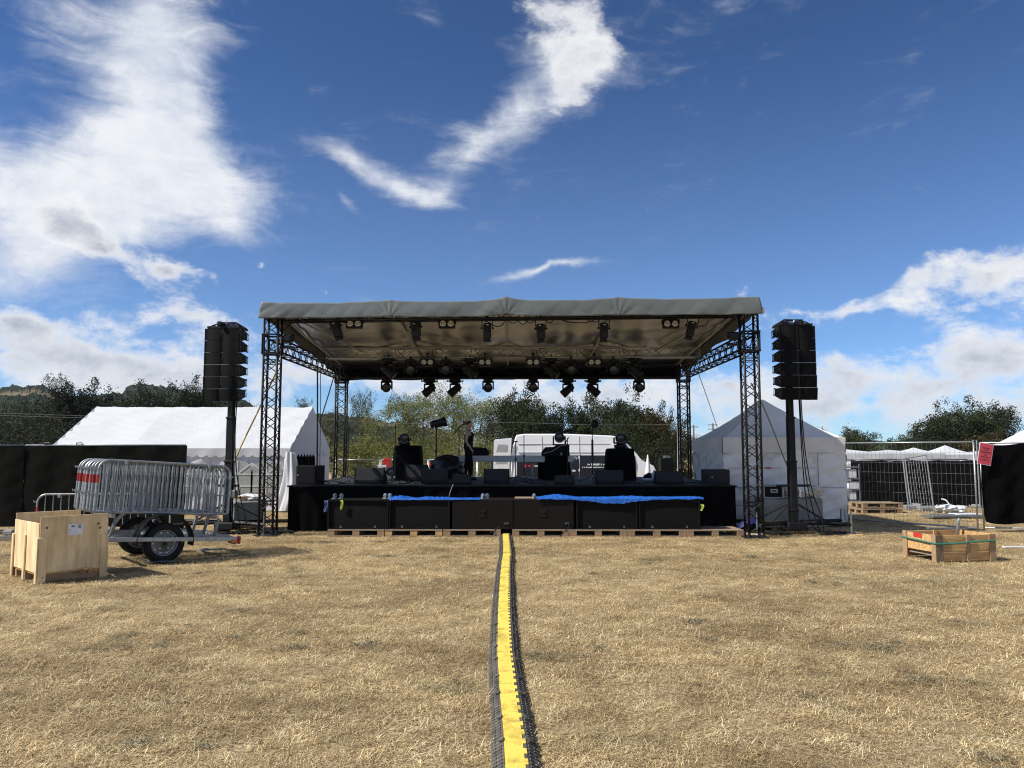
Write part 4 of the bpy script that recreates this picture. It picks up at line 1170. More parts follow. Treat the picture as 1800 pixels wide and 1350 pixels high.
def tower(side, px_base, py_top, py_bot, px_arr, rz, first):
    base = at(px_base, 935, 16.75)
    bx = base.x
    sn = 'left' if side < 0 else 'right'
    t = thing('speaker_lift_tower', 'black telescopic lift tower with spread outriggers carrying the %s hand speaker array' % sn, 'lift tower', (bx, 16.85, 0), (0, 0, rz))
    zt = 4.45
    for (z0, z1, w, nm) in ((.12, 1.55, .155, 'mast_section'), (1.5, 2.5, .135, 'mast_section'), (2.45, zt - .05, .115, 'mast_section')):
        m_ = MB(); m_.bbox((0, 0, (z0 + z1) / 2), (w, w, z1 - z0), .012)
        for s in (-1, 1): m_.box((s * (w / 2 + .010), .03, (z0 + z1) / 2), (.02, .05, z1 - z0 - .02))
        m_.build(nm, black_metal, t)
    for z, w in ((1.55, .185), (2.5, .165), (.5, .19)):
        MB().bbox((0, 0, z), (w, w, .04), .01).build('collar', black_metal, t)
    MB().bbox((0, 0, .17), (.42, .42, .16), .02).build('base_frame', black_metal, t)
    w_ = MB(); w_.bbox((.16, -.08, .85), (.12, .14, .16), .015); w_.cyl((.23, -.08, .85), (.30, -.08, .85), .02, None, 8); w_.tube([(.29, -.08, .85), (.29, -.08, 1.0), (.36, -.08, 1.0)], .012, 6); w_.build('winch', dull_steel, t)
    cb = MB(); cb.bbox((0, -.02, 1.03), (.75 if side > 0 else .5, .05, .05), .01); cb.build('cross_bar', black_metal, t)
    for k, (ang, L) in enumerate(((R(-18 if side > 0 else 198), 1.15), (R(200 if side > 0 else -20), 1.0), (R(25 if side > 0 else 155), 1.5), (R(150 if side > 0 else 30), 1.3))):
        d = Vector((cos(ang), sin(ang), 0))
        l = MB(); l.tube([d * .2 + Vector((0, 0, .24)), d * L + Vector((0, 0, .22))], .04, 4); lg = l.build('outrigger', black_metal, t)
        j = MB(); j.cyl(d * L + Vector((0, 0, .035)), d * L + Vector((0, 0, .48)), .022, None, 8); j.cyl(d * L + Vector((0, 0, .012)), d * L + Vector((0, 0, .035)), .07, .06, 10); j.build('screw_jack', steel if k == 0 else dull_steel, lg)
        if k in (0, 2): MB().bbox(d * L + Vector((0, 0, .006)), (.42, .24, .03), .004, (0, 0, ang)).build('foot_board', wood_light, lg)
        s = MB(); s.tube([d * .12 + Vector((0, 0, .62)), d * L * .62 + Vector((0, 0, .25))], .014, 5); s.build('stay', black_metal, lg)
    MB().bbox((0, -.30, zt + .02), (.09, .9, .09), .012).build('top_arm', black_metal, t)
    # flying frame
    pc = at(px_arr, 575, 16.3); X = pc.x; Yc = 16.45
    ztop = at(px_arr, py_top, 16.2).z; zbot = at(px_arr, py_bot, 16.2).z
    fr = thing('flying_frame', 'black metal flying frame on top of the %s hand speaker array' % sn, 'frame', (X, Yc, ztop), (0, 0, rz))
    f = MB()
    for s in (-1, 1): f.bbox((s * .33, 0, .03), (.05, .46, .05), .008)
    for y in (-.20, .20): f.bbox((0, y, .03), (.70, .05, .05), .008)
    f.build('side_rails', black_metal, fr)
    f = MB(); f.bbox((0, -.05, .145), (.42, .05, .04), .006)
    for s in (-1, 1):
        f.tube([(s * .33, .20, .05), (s * .20, -.02, .14)], .022, 5); f.tube([(s * .30, -.18, .05), (s * .18, -.05, .14)], .016, 5); f.bbox((s * .12, .06, .12), (.10, .13, .09), .015)
    f.build('lifting_bar', black_metal, fr)
    f = MB(); f.tube([(-.28, -.1, .06), (-.2, -.12, .11), (-.08, -.1, .09), (.05, -.12, .12), (.2, -.1, .08), (.33, .1, .06)], .014, 5); f.build('sling', purple, fr)
    f = MB(); f.lathe([(.020, -.03), (.034, -.012), (.034, .012), (.020, .03)], 10, (0, -.12, .10), 'Y'); f.cyl((0, -.1, .1), (0, -.1, .2), .008); f.build('shackle', steel, fr)
    n = 6; H = ztop - zbot; GA = 'speakers of the %s hand array' % sn
    names = ['topmost', 'second from the top', 'third from the top', 'fourth from the top', 'second from the bottom', 'bottom']
    y = Yc; z = ztop
    tilts = [0, .012, .03, .055, .085, .15]; step = H / n
    for i in range(n):
        o = cab if first and i == 0 else copy_tree(cab)
        o.location = (X, Yc - .012 * (0 if i < 4 else (i - 3)), ztop - step * (i + .5) + CD / 2 * sin(tilts[i])); o.rotation_euler = (tilts[i], 0, rz)
        o.scale = (1, 1, step / CH * .982 - .002)
        tag(o, 'black line array loudspeaker, %s of the %s hand stack' % (names[i], sn), None, GA)
    for k, dx in enumerate((.22, .27, .33)):
        cable('%s black cable hanging down beside the %s hand lift tower mast' % (['inner', 'middle', 'outer'][k], sn),
              [(bx + dx * .55 * (1), 16.65 + .02 * k, zbot + .1), (bx + dx * .6, 16.62, 1.9), (bx + dx * .75 + .03 * k, 16.6, 1.0), (bx + dx + .08 * k, 16.55, .35), (bx + dx + .2, 16.6, .06)], .012, group='cables down the %s hand lift tower' % sn)
tower(-1, 396, 577, 705, 396, R(-3), True)
tower(1, 1399, 572, 703, 1397, R(3), False)
# ================================================================== things on the stage
GW = 'monitor wedges along the stage front'
def wedge(label, pxa, pxb, pyb, pyt, Y, flip=False, round_=False):
    """stage monitor seen from behind: sloping back panel, side cheeks, handle cut"""
    a = at(pxa, pyb, Y); b = at(pxb, pyt, Y); W = b.x - a.x; H = b.z - DZ; D = .46
    r = thing('monitor_wedge', label, 'stage monitor', ((a.x + b.x) / 2, Y, DZ), (0, 0, rnd.uniform(-.05, .05)), GW)
    prof = [(-.10, .0), (-.14, H * .25), (-.10, H * .97), (-.07, H), (.02, H * .98), (D - .16, .09), (D - .20, .0)]
    MB().prism(prof, 'X', -W / 2 + .014, W / 2 - .014).build('cabinet', monitor_grey, r)
    for s in (-1, 1):
        MB().prism([(y + (.008 if y > 0 else -.008), z + (.006 if z > .1 else 0)) for y, z in prof], 'X', s * (W / 2 - .013), s * W / 2).build('cheek', black_box, r)
    MB().bbox((0, -.128, H * .16), (W * .7, .02, H * .12), .004).build('cable_slot', black_metal, r)
    return r
wedge('dark grey monitor wedge nearest the left side fill speaker', 625, 677, 848, 822, 18.0)
wedge('monitor wedge half hidden behind another, before the draped block', 713, 753, 842, 817, 19.6)
wedge('dark grey monitor wedge before the draped block, left of the woman', 741, 786, 850, 824, 18.0)
wedge('small low monitor wedge just left of the woman', 795, 828, 849, 833, 17.75)
wedge('dark grey monitor wedge just right of the woman at the stage edge', 851, 895, 850, 824, 18.0)
wedge('small low monitor wedge at the stage edge before the table end', 975, 1009, 854, 835, 17.7)
wedge('dark grey monitor wedge before the right draped block', 1047, 1095, 854, 826, 17.9)
wedge('dark grey monitor wedge second from the right end of the stage', 1152, 1199, 856, 828, 17.8)
def sidefill(label, pxa, pxb, pyb, pyt, Y, s):
    a = at(pxa, pyb, Y); b = at(pxb, pyt, Y); W = b.x - a.x; H = b.z - DZ; D = .42
    r = thing('side_fill_speaker', label, 'loudspeaker', ((a.x + b.x) / 2, Y, DZ), (0, 0, s * .12), 'side fill speakers')
    k = .06
    pf = [(-W / 2 + (k if s < 0 else 0), -D / 2), (W / 2 - (k if s > 0 else 0), -D / 2), (W / 2, D / 2), (-W / 2, D / 2)]
    c = MB(); n = 4; c.prism(pf, 'Z', 0.0, H); c.build('cabinet', black_box if s < 0 else monitor_grey, r)
    MB().bbox((0, -D / 2 - .006, H / 2), (W * .80, .012, H * .9), .004).build('back_panel', black_box if s < 0 else monitor_grey, r)
    MB().lathe([(.022, 0), (.022, -.012), (.001, -.014)], 12, (-W * .33, -D / 2 - .01, H * .5), 'Y').build('socket', dull_steel, r)
    MB().bbox((s * W / 2 - s * .03, -.02, H * .5), (.012, .09, .12), .003, (0, 0, 0)).build('handle', black_metal, r)
sidefill('upright black speaker at the left front corner of the stage', 522, 566, 848, 818, 17.7, -1)
sidefill('upright grey speaker at the right front corner of the stage', 1238, 1281, 857, 825, 17.75, 1)

def drape(name, label, pxa, pxb, pyt, Y, D, bulge=.05, seed=0):
    a = at(pxa, pyt, Y); b = at(pxb, pyt, Y); W = b.x - a.x; H = a.z - DZ
    cx = (a.x + b.x) / 2; n = 72; g = MB()
    prof = [(0, 1.0), (.5, 1.0), (.86, .995), (.97, .96), (1.0, .88), (1.03, .6), (1.08, .25), (1.12, 0.004)]
    vs = []
    for (rr, zz) in prof:
        for k in range(n):
            q = 2 * pi * k / n
            ex = lambda c: math.copysign(abs(c) ** .35, c)
            fold = (1 + .035 * sin(k * 2 * pi / n * 13 + seed) * (1 - zz) + .025 * sin(k * 2 * pi / n * 29 + seed) * (1 - zz)) if rr > .9 else 1
            vs.append((cx + W / 2 * .9 * rr * ex(cos(q)) * fold, Y + D / 2 * rr * ex(sin(q)) * fold, DZ + .002 + H * zz))
    fs = [(i * n + k, i * n + (k + 1) % n, (i + 1) * n + (k + 1) % n, (i + 1) * n + k) for i in range(len(prof) - 1) for k in range(n)]
    g.add(vs, fs)
    return tag(g.build(name, black_cloth, None, True), label, 'draped case'), Vector((cx, Y, DZ + H))
_, t1 = drape('draped_case', 'tall block under black cloth at the left of the stage', 692, 744, 783, 20.6, .8, seed=1)
_, t2 = drape('draped_case', 'black draped case standing on the stage behind the table end', 955, 1003, 791, 21.0, .7, seed=2)
_, t3 = drape('draped_case', 'tall block under black cloth at the right of the stage', 1063, 1115, 788, 20.4, .8, seed=3)
def floor_head(label, px, py_c, z0, Y, rz=0.0):
    """moving head standing upright on its base"""
    c = at(px, py_c, Y); r = thing('floor_moving_head', label, 'stage lamp', (c.x, Y, z0), (0, 0, rz), 'moving heads standing on cases')
    hh = c.z - z0
    MB().bbox((0, 0, .05), (.30, .26, .10), .03).build('base', black_metal, r)
    y = MB(); y.cyl((0, 0, .10), (0, 0, .13), .09, .10, 14); y.bbox((0, 0, .14), (.34, .11, .04), .01)
    for s in (-1, 1): y.bbox((s * .16, 0, .14 + (hh - .14) * .5), (.035, .11, hh - .10), .012)
    y.build('yoke', black_metal, r)
    h = MB(); h.lathe([(.002, .14), (.09, .14), (.12, .08), (.135, -.05), (.14, -.14), (.115, -.15), (.11, -.12), (.002, -.11)], 18, axis='Y')
    hd = h.build('head', black_metal, r, True, loc=(0, 0, hh), rot=(R(10), 0, 0))
    MB().lathe([(.108, -.122), (.07, -.138), (.001, -.144)], 18, axis='Y').build('front_lens', lens_dark, hd, True)
    MB().tube([(-.10, -.158, -.05), (-.05, -.158, -.095), (0, -.158, -.108), (.05, -.158, -.095), (.10, -.158, -.05)], .009, 5).build('rim_ring', zinc, hd, True)
floor_head('moving head lamp standing on the left draped block', 711, 770, t1.z, t1.y, .1)
floor_head('moving head lamp standing on the draped case behind the table', 983, 768, t2.z, t2.y)
floor_head('moving head lamp standing on the right draped block', 1090, 770, t3.z, t3.y)
# floor lamp at the left drape
fl_ = thing('floor_lamp', 'small round black floor lamp beside the left draped block', 'stage lamp', (at(687, 835, 19.9).x, 19.9, DZ))
MB().lathe([(.002, .10), (.08, .10), (.11, .02), (.115, -.09), (.09, -.10), (.085, -.07), (.002, -.06)], 18, (0, 0, .24), 'Y').build('head', black_metal, fl_, True)
MB().lathe([(.088, -.072), (.05, -.085), (.001, -.09)], 18, (0, 0, .24), 'Y').build('front_lens', lens_dark, fl_, True)
MB().tube([(-.13, 0, .24), (-.13, 0, .02), (.13, 0, .02), (.13, 0, .24)], .016, 6).build('yoke', black_metal, fl_)
MB().bbox((0, 0, .012), (.30, .22, .024), .006).build('foot', black_metal, fl_)

# long table
tb = thing('long_table', 'long pale grey topped table standing behind the woman', 'table', (0, 0, DZ))
ta = at(806, 800, 21.75); tb_ = at(1008, 803, 21.0)
ang = atan2(tb_.y - ta.y, tb_.x - ta.x); L_ = hypot(tb_.x - ta.x, tb_.y - ta.y)
zt_ = at(900, 801, 21.4).z - DZ
rot_ = (0, 0, ang); mid = (ta + tb_) / 2
MB().bbox((mid.x, mid.y, zt_ - .05), (L_, .72, .10), .012, rot_).build('table_top', mat('table_grey', (.62, .61, .58), .5), tb)
MB().bbox((mid.x, mid.y - .37, zt_ - .10), (L_ - .06, .03, .13), .008, rot_).build('apron', mat('table_grey', (.62, .61, .58), .5), tb)
for u in (.03, .3, .65, .97):
    p = ta.lerp(tb_, u)
    for dy in (-.28, .28): MB().bbox((p.x, p.y + dy, zt_ / 2 - .05), (.055, .055, zt_ - .10), .006).build('leg', dull_steel, tb)
for i, (pa, pb, pt, pb2, Y, lab) in enumerate([(868, 880, 785, 800, 21.7, 'x')]): pass
ampc = thing('equipment_case', 'black hump backed equipment case behind the woman on the table', 'case', (at(845, 790, 21.75).x, 21.75, DZ + zt_))
MB().prism([(-.36, 0), (.22, 0), (.24, .10), (.16, .22), (-.28, .24), (-.36, .16)], 'Y', -.2, .2).build('body', black_box, ampc)
MB().tube([(-.15, -.21, .14), (-.15, -.24, .17), (.05, -.24, .17), (.05, -.21, .14)], .012, 6).build('handle', black_metal, ampc)
case2 = thing('equipment_case', 'black control desk case with a sloped lid on the right end of the table', 'case', (at(972, 796, 21.0).x, 20.75, DZ + zt_))
MB().prism([(-.32, 0), (.42, 0), (.42, .30), (.12, .31), (.02, .24), (-.22, .23), (-.32, .10)], 'Y', -.15, .15).build('body', black_box, case2)
MB().bbox((.2, -.158, .05), (.03, .012, .07), .003).build('latch', steel, case2)
MB().tube([(-.28, -.17, .06), (-.05, -.19, .12), (.2, -.19, .27), (.36, -.17, .29)], .016, 6).build('lid_strap', dull_steel, case2)
ut = thing('draped_case', 'black cloth covered case standing under the right end of the table', 'draped case', (at(972, 830, 21.2).x, 21.2, DZ))
MB().grid(lambda u, v: (-.42 + .84 * u, -.25 + .012 * sin(u * 60), .02 + (zt_ - .2) * v), 60, 4).build('front_cloth', black_cloth, ut, True)
MB().bbox((0, .05, (zt_ - .2) / 2), (.82, .55, zt_ - .22), .02).build('body', black_cloth, ut)

# bin bag heap
bagp = at(786, 838, 20.0)
bg_ = MB(); nn = 20
vs = []
for j in range(13):
    ph = pi * j / 12 * .97
    for k in range(nn):
        q = 2 * pi * k / nn
        rr = sin(ph) ** .8 * (.38 + .06 * sin(3 * q + j) + .04 * sin(7 * q - 2 * j))
        vs.append((bagp.x + rr * cos(q) * 1.05, 20.0 + rr * sin(q) * .8, DZ + .02 + (.5 - .5 * cos(pi - ph)) * .58 * (1 + .12 * sin(q * 2 + 1)) ))
bg_.add(vs, [(j * nn + k, j * nn + (k + 1) % nn, (j + 1) * nn + (k + 1) % nn, (j + 1) * nn + k) for j in range(12) for k in range(nn)])
tag(bg_.build('plastic_sheet_heap', bag_black, None, True), 'heap of shiny black plastic sheeting left of the woman', 'plastic sheet')

GM = 'microphone stands on the stage'
def stand(label, px, pyt, Y, boom=None, r=.011, name='microphone_stand', head=None, cat='microphone stand', pyb=None):
    p = at(px, pyt, Y); H = p.z - DZ
    t = thing(name, label, cat, (p.x, Y, DZ), (0, 0, rnd.uniform(0, 2)), GM if cat == 'microphone stand' else None)
    MB().tube([(0, 0, .05), (0, 0, H * .55)], r * 1.25, 8).build('lower_tube', black_metal, t)
    MB().tube([(0, 0, H * .5), (0, 0, H)], r, 8).build('upper_tube', black_metal, t)
    MB().cyl((0, 0, H * .53), (0, 0, H * .53 + .06), r * 2.2, None, 8).build('clutch', black_metal, t)
    MB().cyl((0, 0, .10), (0, 0, .16), r * 2.6, None, 8).build('hub', dull_steel, t)
    for k in range(3):
        q = 2 * pi * k / 3 + .4; MB().tube([(0, 0, .13), (cos(q) * .33, sin(q) * .33, .015)], r * .9, 6).build('leg', black_metal, t)
    return t, H
def unrot(t, v): return Matrix.Rotation(-t.rotation_euler.z, 3, 'Z') @ Vector(v)
t, H = stand('straight microphone stand left of the left draped block, far left of stage', 612.5, 757, 20.2)
MB().cyl((0, 0, H), (0, 0, H + .08), .018, .022, 8).build('microphone', black_metal, t)
t, H = stand('tall microphone stand between the left wedge and the draped block', 695, 751, 18.6)
MB().cyl((0, 0, H), (0, 0, H + .06), .016, .02, 8).build('microphone', black_metal, t)
t, H = stand('boom microphone stand just behind the woman', 807, 752, 21.5)
MB().tube([unrot(t, (-.18, 0, H - .22)), unrot(t, (0, 0, H)), unrot(t, (.10, 0, H + .10))], .010, 6).build('boom', black_metal, t)
MB().tube([unrot(t, (.09, 0, H + .09)), unrot(t, (.15, 0, H + .12))], [.016, .024], 8).build('microphone', black_metal, t)
t, H = stand('short microphone stand with a cross head right of the woman', 906.5, 777, 19.2)
MB().bbox((0, 0, H + .01), (.10, .04, .03), .006, (0, 0, -t.rotation_euler.z)).build('head', black_metal, t)
t, H = stand('tall thin microphone stand left of the table end', 921, 765, 18.8)
t, H = stand('tall microphone stand before the moving head on the table case', 997.5, 770, 19.6)
MB().tube([(0, 0, H - .25), unrot(t, (-.05, 0, H - .12)), unrot(t, (.03, 0, H + .02))], .014, 6).build('microphone', black_metal, t)
t, H = stand('thin stand with a thick grip in front of the van side', 1041, 752, 19.4)
MB().tube([(0, 0, H * .40), (0, 0, H * .78)], [.03, .026], 8).build('grip', black_metal, t)
MB().lathe([(.002, .05), (.07, .05), (.10, .01), (.10, -.06), (.075, -.07), (.07, -.04), (.002, -.03)], 18, unrot(t, (.05, 0, H + .10)), 'Y').build('lamp_head', black_metal, t, True)
t, H = stand('lamp stand with a tilted par can lamp behind the wedges', 767, 752, 20.0, r=.017, name='lamp_stand', cat='lamp stand')
h = MB(); h.lathe([(.002, -.22), (.07, -.22), (.10, -.16), (.105, .10), (.125, .12), (.125, .20), (.10, .20), (.095, .12), (.002, .05)], 16, axis='X')
h.build('par_can', black_metal, t, True, loc=unrot(t, (.06, 0, H + .12)), rot=(0, R(-14), -t.rotation_euler.z))
MB().tube([unrot(t, (.06, -.12, H + .12)), unrot(t, (.02, -.12, H)), (0, 0, H - .02), unrot(t, (.02, .12, H)), unrot(t, (.06, .12, H + .12))], .010, 5).build('yoke', black_metal, t)
MB().bbox(unrot(t, (-.04, -.10, H - .02)), (.025, .02, .10), .004).build('clamp', steel, t)
# small things on and round the deck
GF = 'cables lying on the stage floor'
for i, (px, py, lab) in enumerate([(700, 849, 'by the tall left microphone stand'), (620, 846, 'beside the left wedge'), (775, 851, 'before the left middle wedges'), (930, 850, 'left of the small wedge'), (1120, 850, 'between the two right wedges'), (1225, 852, 'beside the right upright speaker'), (590, 842, 'near the left rear tower')]):
    c = at(px, py, 17.9); pts_ = [(c.x + .5 * (k / 9 - .5) * 2 + .1 * rnd.uniform(-1, 1), 17.7 + .5 * rnd.random(), DZ + .018 + (.05 if rnd.random() < .2 else 0)) for k in range(10)]
    cable('loose black cable on the stage floor ' + lab, pts_, .011, rubber, GF)
cable('black cable hump on the floor before the right wedges', [at(1112, 856, 17.6), at(1117, 849, 17.7), at(1124, 850, 17.7), at(1128, 855, 17.6)], .013, rubber, GF)
bxs = thing('cable_tray', 'flat white tray with bits on it behind the right wedge', 'tray', (at(1139, 838, 20.2).x, 20.2, DZ))
MB().bbox((0, 0, .03), (.30, .2, .06), .01).build('tray', white_plastic, bxs); MB().prism([(-.12, .062), (.15, .062), (.13, .16), (.02, .20), (-.10, .13)], 'Y', -.07, .07).build('contents', black_box, bxs)
jug = thing('water_jug', 'pale blue water jug left of the second wedge from the right', 'jug', (at(1150, 836, 20.0).x, 20.0, DZ))
MB().lathe([(.001, 0), (.065, 0), (.07, .02), (.07, .16), (.055, .20), (.025, .23), (.025, .27), (.001, .27)], 14).build('body', mat('jug_blue', (.45, .68, .75), .3), jug, True)
pc_ = at(1139, 826, 27)
par = thing('folded_parasol', 'narrow folded white parasol standing behind the right of the stage', 'parasol', (pc_.x, 27, 0))
zt2 = at(1139, 799, 27).z
MB().lathe([(.001, zt2), (.02, zt2 - .03), (.06, zt2 - .3), (.11, zt2 - .7), (.10, zt2 - .9), (.03, zt2 - .92)], 10).build('canopy', white_paint, par, True)
MB().cyl((0, 0, 0), (0, 0, zt2 - .8), .022).build('pole', dull_steel, par)
MB().lathe([(.001, .07), (.2, .05), (.24, 0), (.001, 0)], 14).build('foot', concrete, par)
dk = thing('amplifier_rack', 'dark rack with a pale light on top behind the right rear of the stage', 'rack', (at(1170, 815, 25.5).x, 25.5, 0))
MB().bbox((0, 0, .78), (.42, .5, 1.56), .02).build('body', black_box, dk); MB().bbox((.02, -.1, 1.60), (.2, .2, .07), .01).build('screen', dull_steel, dk); MB().cyl((0, 0, 1.5), (0, 0, 1.85), .02).build('pole', black_metal, dk)
GB = thing('storage_crate', 'white slatted crate behind the left of the stage', 'crate', (at(673, 825, 26).x, 26, 0))
zc = at(673, 817, 26).z
for k in range(5): MB().bbox((0, -.18, zc - .05 - k * .12), (.28, .03, .07), .005).build('slat', white_plastic, GB)
for s in (-1, 1): MB().bbox((s * .12, -.15, zc / 2), (.04, .03, zc), .005).build('post', white_plastic, GB)
rc = thing('storage_crate', 'red crate stacked above the white slatted crate', 'crate', (at(682, 811, 26.5).x, 26.4, 0))
zr = at(682, 805, 26.4).z
MB().bbox((0, 0, zr - .16), (.24, .3, .30), .01).build('body', red_paint, rc); MB().bbox((0, 0, (zr - .3) / 2), (.2, .26, zr - .32), .01).build('stand', dull_steel, rc)
rg = thing('generator', 'red topped generator with pale blue panel behind the stage', 'generator', (at(774, 816, 26).x, 26, 0))
zr = at(774, 813, 26).z
MB().bbox((0, 0, zr - .05), (.72, .5, .10), .02).build('top_cover', red_paint, rg); MB().bbox((0, 0, (zr - .1) / 2 + .02), (.62, .45, zr - .14), .01).build('body', dull_steel, rg)
for x, m_ in ((-.2, white_paint), (-.02, white_paint), (.14, mat('panel_blue', (.35, .55, .75), .4))): MB().bbox((x, -.235, zr - .17), (.11, .012, .07), .003).build('control_panel', m_, rg)

# ================================================================== the woman
def skinned(name, verts, edges, radii, m_, parent=None, root=0, sub=2):
    me = bpy.data.meshes.new(name); me.from_pydata(verts, edges, [])
    o = bpy.data.objects.new('tmp', me); COL.objects.link(o)
    md = o.modifiers.new('skin', 'SKIN'); md.use_smooth_shade = True
    for i, d in enumerate(me.skin_vertices[0].data):
        r = radii[i]; d.radius = r if isinstance(r, tuple) else (r, r); d.use_root = (i == root)
    s = o.modifiers.new('sub', 'SUBSURF'); s.levels = sub; s.render_levels = sub
    dg = bpy.context.evaluated_depsgraph_get(); dg.update()
    m2 = bpy.data.meshes.new_from_object(o.evaluated_get(dg)); m2.name = name
    bpy.data.objects.remove(o)
    m2.materials.clear(); m2.materials.append(m_)
    m2.polygons.foreach_set('use_smooth', [True] * len(m2.polygons))
    q = bpy.data.objects.new(name, m2); COL.objects.link(q); q.parent = parent
    return q
pw = at(823, 838, 20.55)
person = thing('person', 'person with red hair in black vest and trousers walking across the stage', 'person', (pw.x, 20.55, DZ + .003), (0, 0, 0))
def arm(sy, swing):
    e = (-.055 + swing * .3, sy * .205, 1.02); w = (.055 + swing, sy * .20, .83); p = (.085 + swing * 1.1, sy * .19, .77)
    v = [(0.0, sy * .165, 1.265), (-.02 + swing * .1, sy * .185, 1.17), e, w, p]; r = [.050, .044, .036, .024, (.018, .03)]
    f = []; base = p
    for k, (dy, L) in enumerate(((-.022, .062), (-.008, .072), (.008, .068), (.022, .052))):
        f.append([(base[0] + .012, base[1] + dy, base[2] - .02), (base[0] + .03, base[1] + dy, base[2] - .02 - L * .55), (base[0] + .022, base[1] + dy, base[2] - .02 - L)])
    f.append([(w[0] + .025, w[1] - sy * .02, w[2] - .03), (w[0] + .06, w[1] - sy * .03, w[2] - .06), (w[0] + .066, w[1] - sy * .03, w[2] - .085)])
    return v, r, f
V = [(0, 0, .84), (0, 0, .97), (.012, 0, 1.10), (.012, 0, 1.22), (.0, 0, 1.30), (.012, 0, 1.37), (.03, 0, 1.43), (.022, 0, 1.49), (.012, 0, 1.535)]
Rr = [(.12, .10), (.095, .095), (.105, .105), (.11, .105), (.06, .07), (.045, .045), (.07, .078), (.076, .085), (.055, .055)]
E = [(i, i + 1) for i in range(8)]
V += [(.085, 0, 1.425), (.118, 0, 1.432)]; Rr += [.030, .010]; E += [(6, 9), (9, 10)]        # face and nose
V += [(.075, 0, 1.375)]; Rr += [.026]; E += [(6, 11)]                                        # chin
for sy in (-1, 1):
    v, r, f = arm(sy, .02 if sy < 0 else -.06)
    o = len(V); V += v; Rr += r; E += [(3, o)] + [(o + i, o + i + 1) for i in range(4)]
    for c in f:
        o2 = len(V); V += c; Rr += [.0095, .0085, .0065]; E += [(o + 4 if c is not f[-1] else o + 3, o2), (o2, o2 + 1), (o2 + 1, o2 + 2)]
for sy, st in ((-1, .05), (1, -.07)):
    o = len(V); V += [(.0, sy * .085, .80), (st * .9 + .025, sy * .085, .44), (st * 1.5 - .02, sy * .085, .08), (st * 1.5 + .03, sy * .088, .035), (st * 1.5 + .13, sy * .095, .03)]
    Rr += [.080, .055, .036, .034, .026]; E += [(0, o)] + [(o + i, o + i + 1) for i in range(4)]
body = skinned('body', V, E, Rr, skin, person)
TV = [(0, 0, .77), (0, 0, .86), (.0, 0, .97), (.016, 0, 1.10), (.022, 0, 1.20), (.008, 0, 1.275)]; TR = [(.14, .13), (.138, .13), (.125, .125), (.135, .13), (.142, .13), (.10, .10)]
top_ = skinned('vest', TV, [(i, i + 1) for i in range(5)], TR, cloth_black, person)
for sy in (-1, 1): MB().tube([(.07, sy * .07, 1.24), (.02, sy * .085, 1.318), (-.05, sy * .08, 1.26)], .016, 6).build('shoulder_strap', cloth_black, top_)
TV = [(0, 0, .93), (0, 0, .80)]; TR = [(.135, .125), (.14, .13)]; TE = [(0, 1)]
for sy, st in ((-1, .05), (1, -.07)):
    o = len(TV); TV += [(.0, sy * .088, .74), (st * .9 + .025, sy * .088, .44), (st * 1.5 - .015, sy * .088, .09)]; TR += [.098, .078, .062]; TE += [(1, o), (o, o + 1), (o + 1, o + 2)]
skinned('trousers', TV, TE, TR, cloth_black, person)
for sy, st in ((-1, .05), (1, -.07)):
    MB().prism([(st * 1.5 - .075, 0), (st * 1.5 + .15, 0), (st * 1.5 + .155, .03), (st * 1.5 + .06, .075), (st * 1.5 - .06, .09)], 'Y', sy * .09 - .04, sy * .09 + .04).build('shoe', cloth_black, person)
hr = skinned('hair', [(.012, 0, 1.50), (-.005, 0, 1.535), (-.035, 0, 1.50), (-.03, 0, 1.45), (.045, 0, 1.535)], [(0, 1), (1, 2), (2, 3), (1, 4)], [.088, .074, .070, .055, .058], hair_red, person)
skinned('hair_bun', [(-.09, 0, 1.515), (-.13, 0, 1.52), (-.15, 0, 1.515)], [(0, 1), (1, 2)], [.035, .042, .025], hair_red, hr)
for sy in (-1, 1):
    MB().lathe([(.001, -.008), (.018, -.006), (.024, 0), (.018, .006), (.001, .008)], 10, (.01, sy * .083, 1.44), 'Y').build('ear', skin, body, True)
    MB().lathe([(.001, -.004), (.010, 0), (.001, .004)], 8, (.088, sy * .038, 1.452), 'Y').build('eye', dark_ink, body, True)
MB().bbox((.106, 0, 1.395), (.008, .04, .010), .003).build('mouth', mat('lips', (.40, .12, .11), .5), body)

# ================================================================== van
vp = at(897, 830, 32.4)
van = thing('panel_van', 'white high roofed panel van with dark lower side parked behind the stage', 'van', (vp.x, 32.6, terrain(0, 32)), (0, 0, R(-1)))
VW = 2.05
prof = [(.02, .42), (.0, .95), (.03, 1.60), (.20, 2.36), (.27, 2.48), (.6, 2.53), (2.4, 2.53), (4.3, 2.45), (4.72, 2.36), (5.35, 1.68), (5.55, 1.42), (6.05, 1.18), (6.15, .95), (6.15, .45), (5.6, .38), (.5, .38)]
def van_shell():
    g = MB(); n = len(prof); ys_ = [0, .05, .16, VW - .16, VW - .05, VW]; ins = [.10, .03, .0, .0, .03, .10]
    cxp, czp = 3.0, 1.2; vs = []
    for y, k in zip(ys_, ins):
        for (x, z) in prof:
            tumble = .10 * max(0, (z - 1.2)) / 1.3
            yy = y + (tumble if y < VW / 2 else -tumble) * (1 if y in (0, .05, VW - .05, VW) else 0)
            s = k * .5
            vs.append((x + (cxp - x) * s * .25 * (1 if z > .6 else .2), yy, z - (s * .8 if z > 2.2 else 0)))
    fs = [tuple(range(n))[::-1], tuple(range(5 * n, 6 * n))]
    for j in range(5):
        for i in range(n):
            fs.append((j * n + i, j * n + (i + 1) % n, (j + 1) * n + (i + 1) % n, (j + 1) * n + i))
    g.add(vs, fs); return g
van_shell().build('body', white_paint, van)
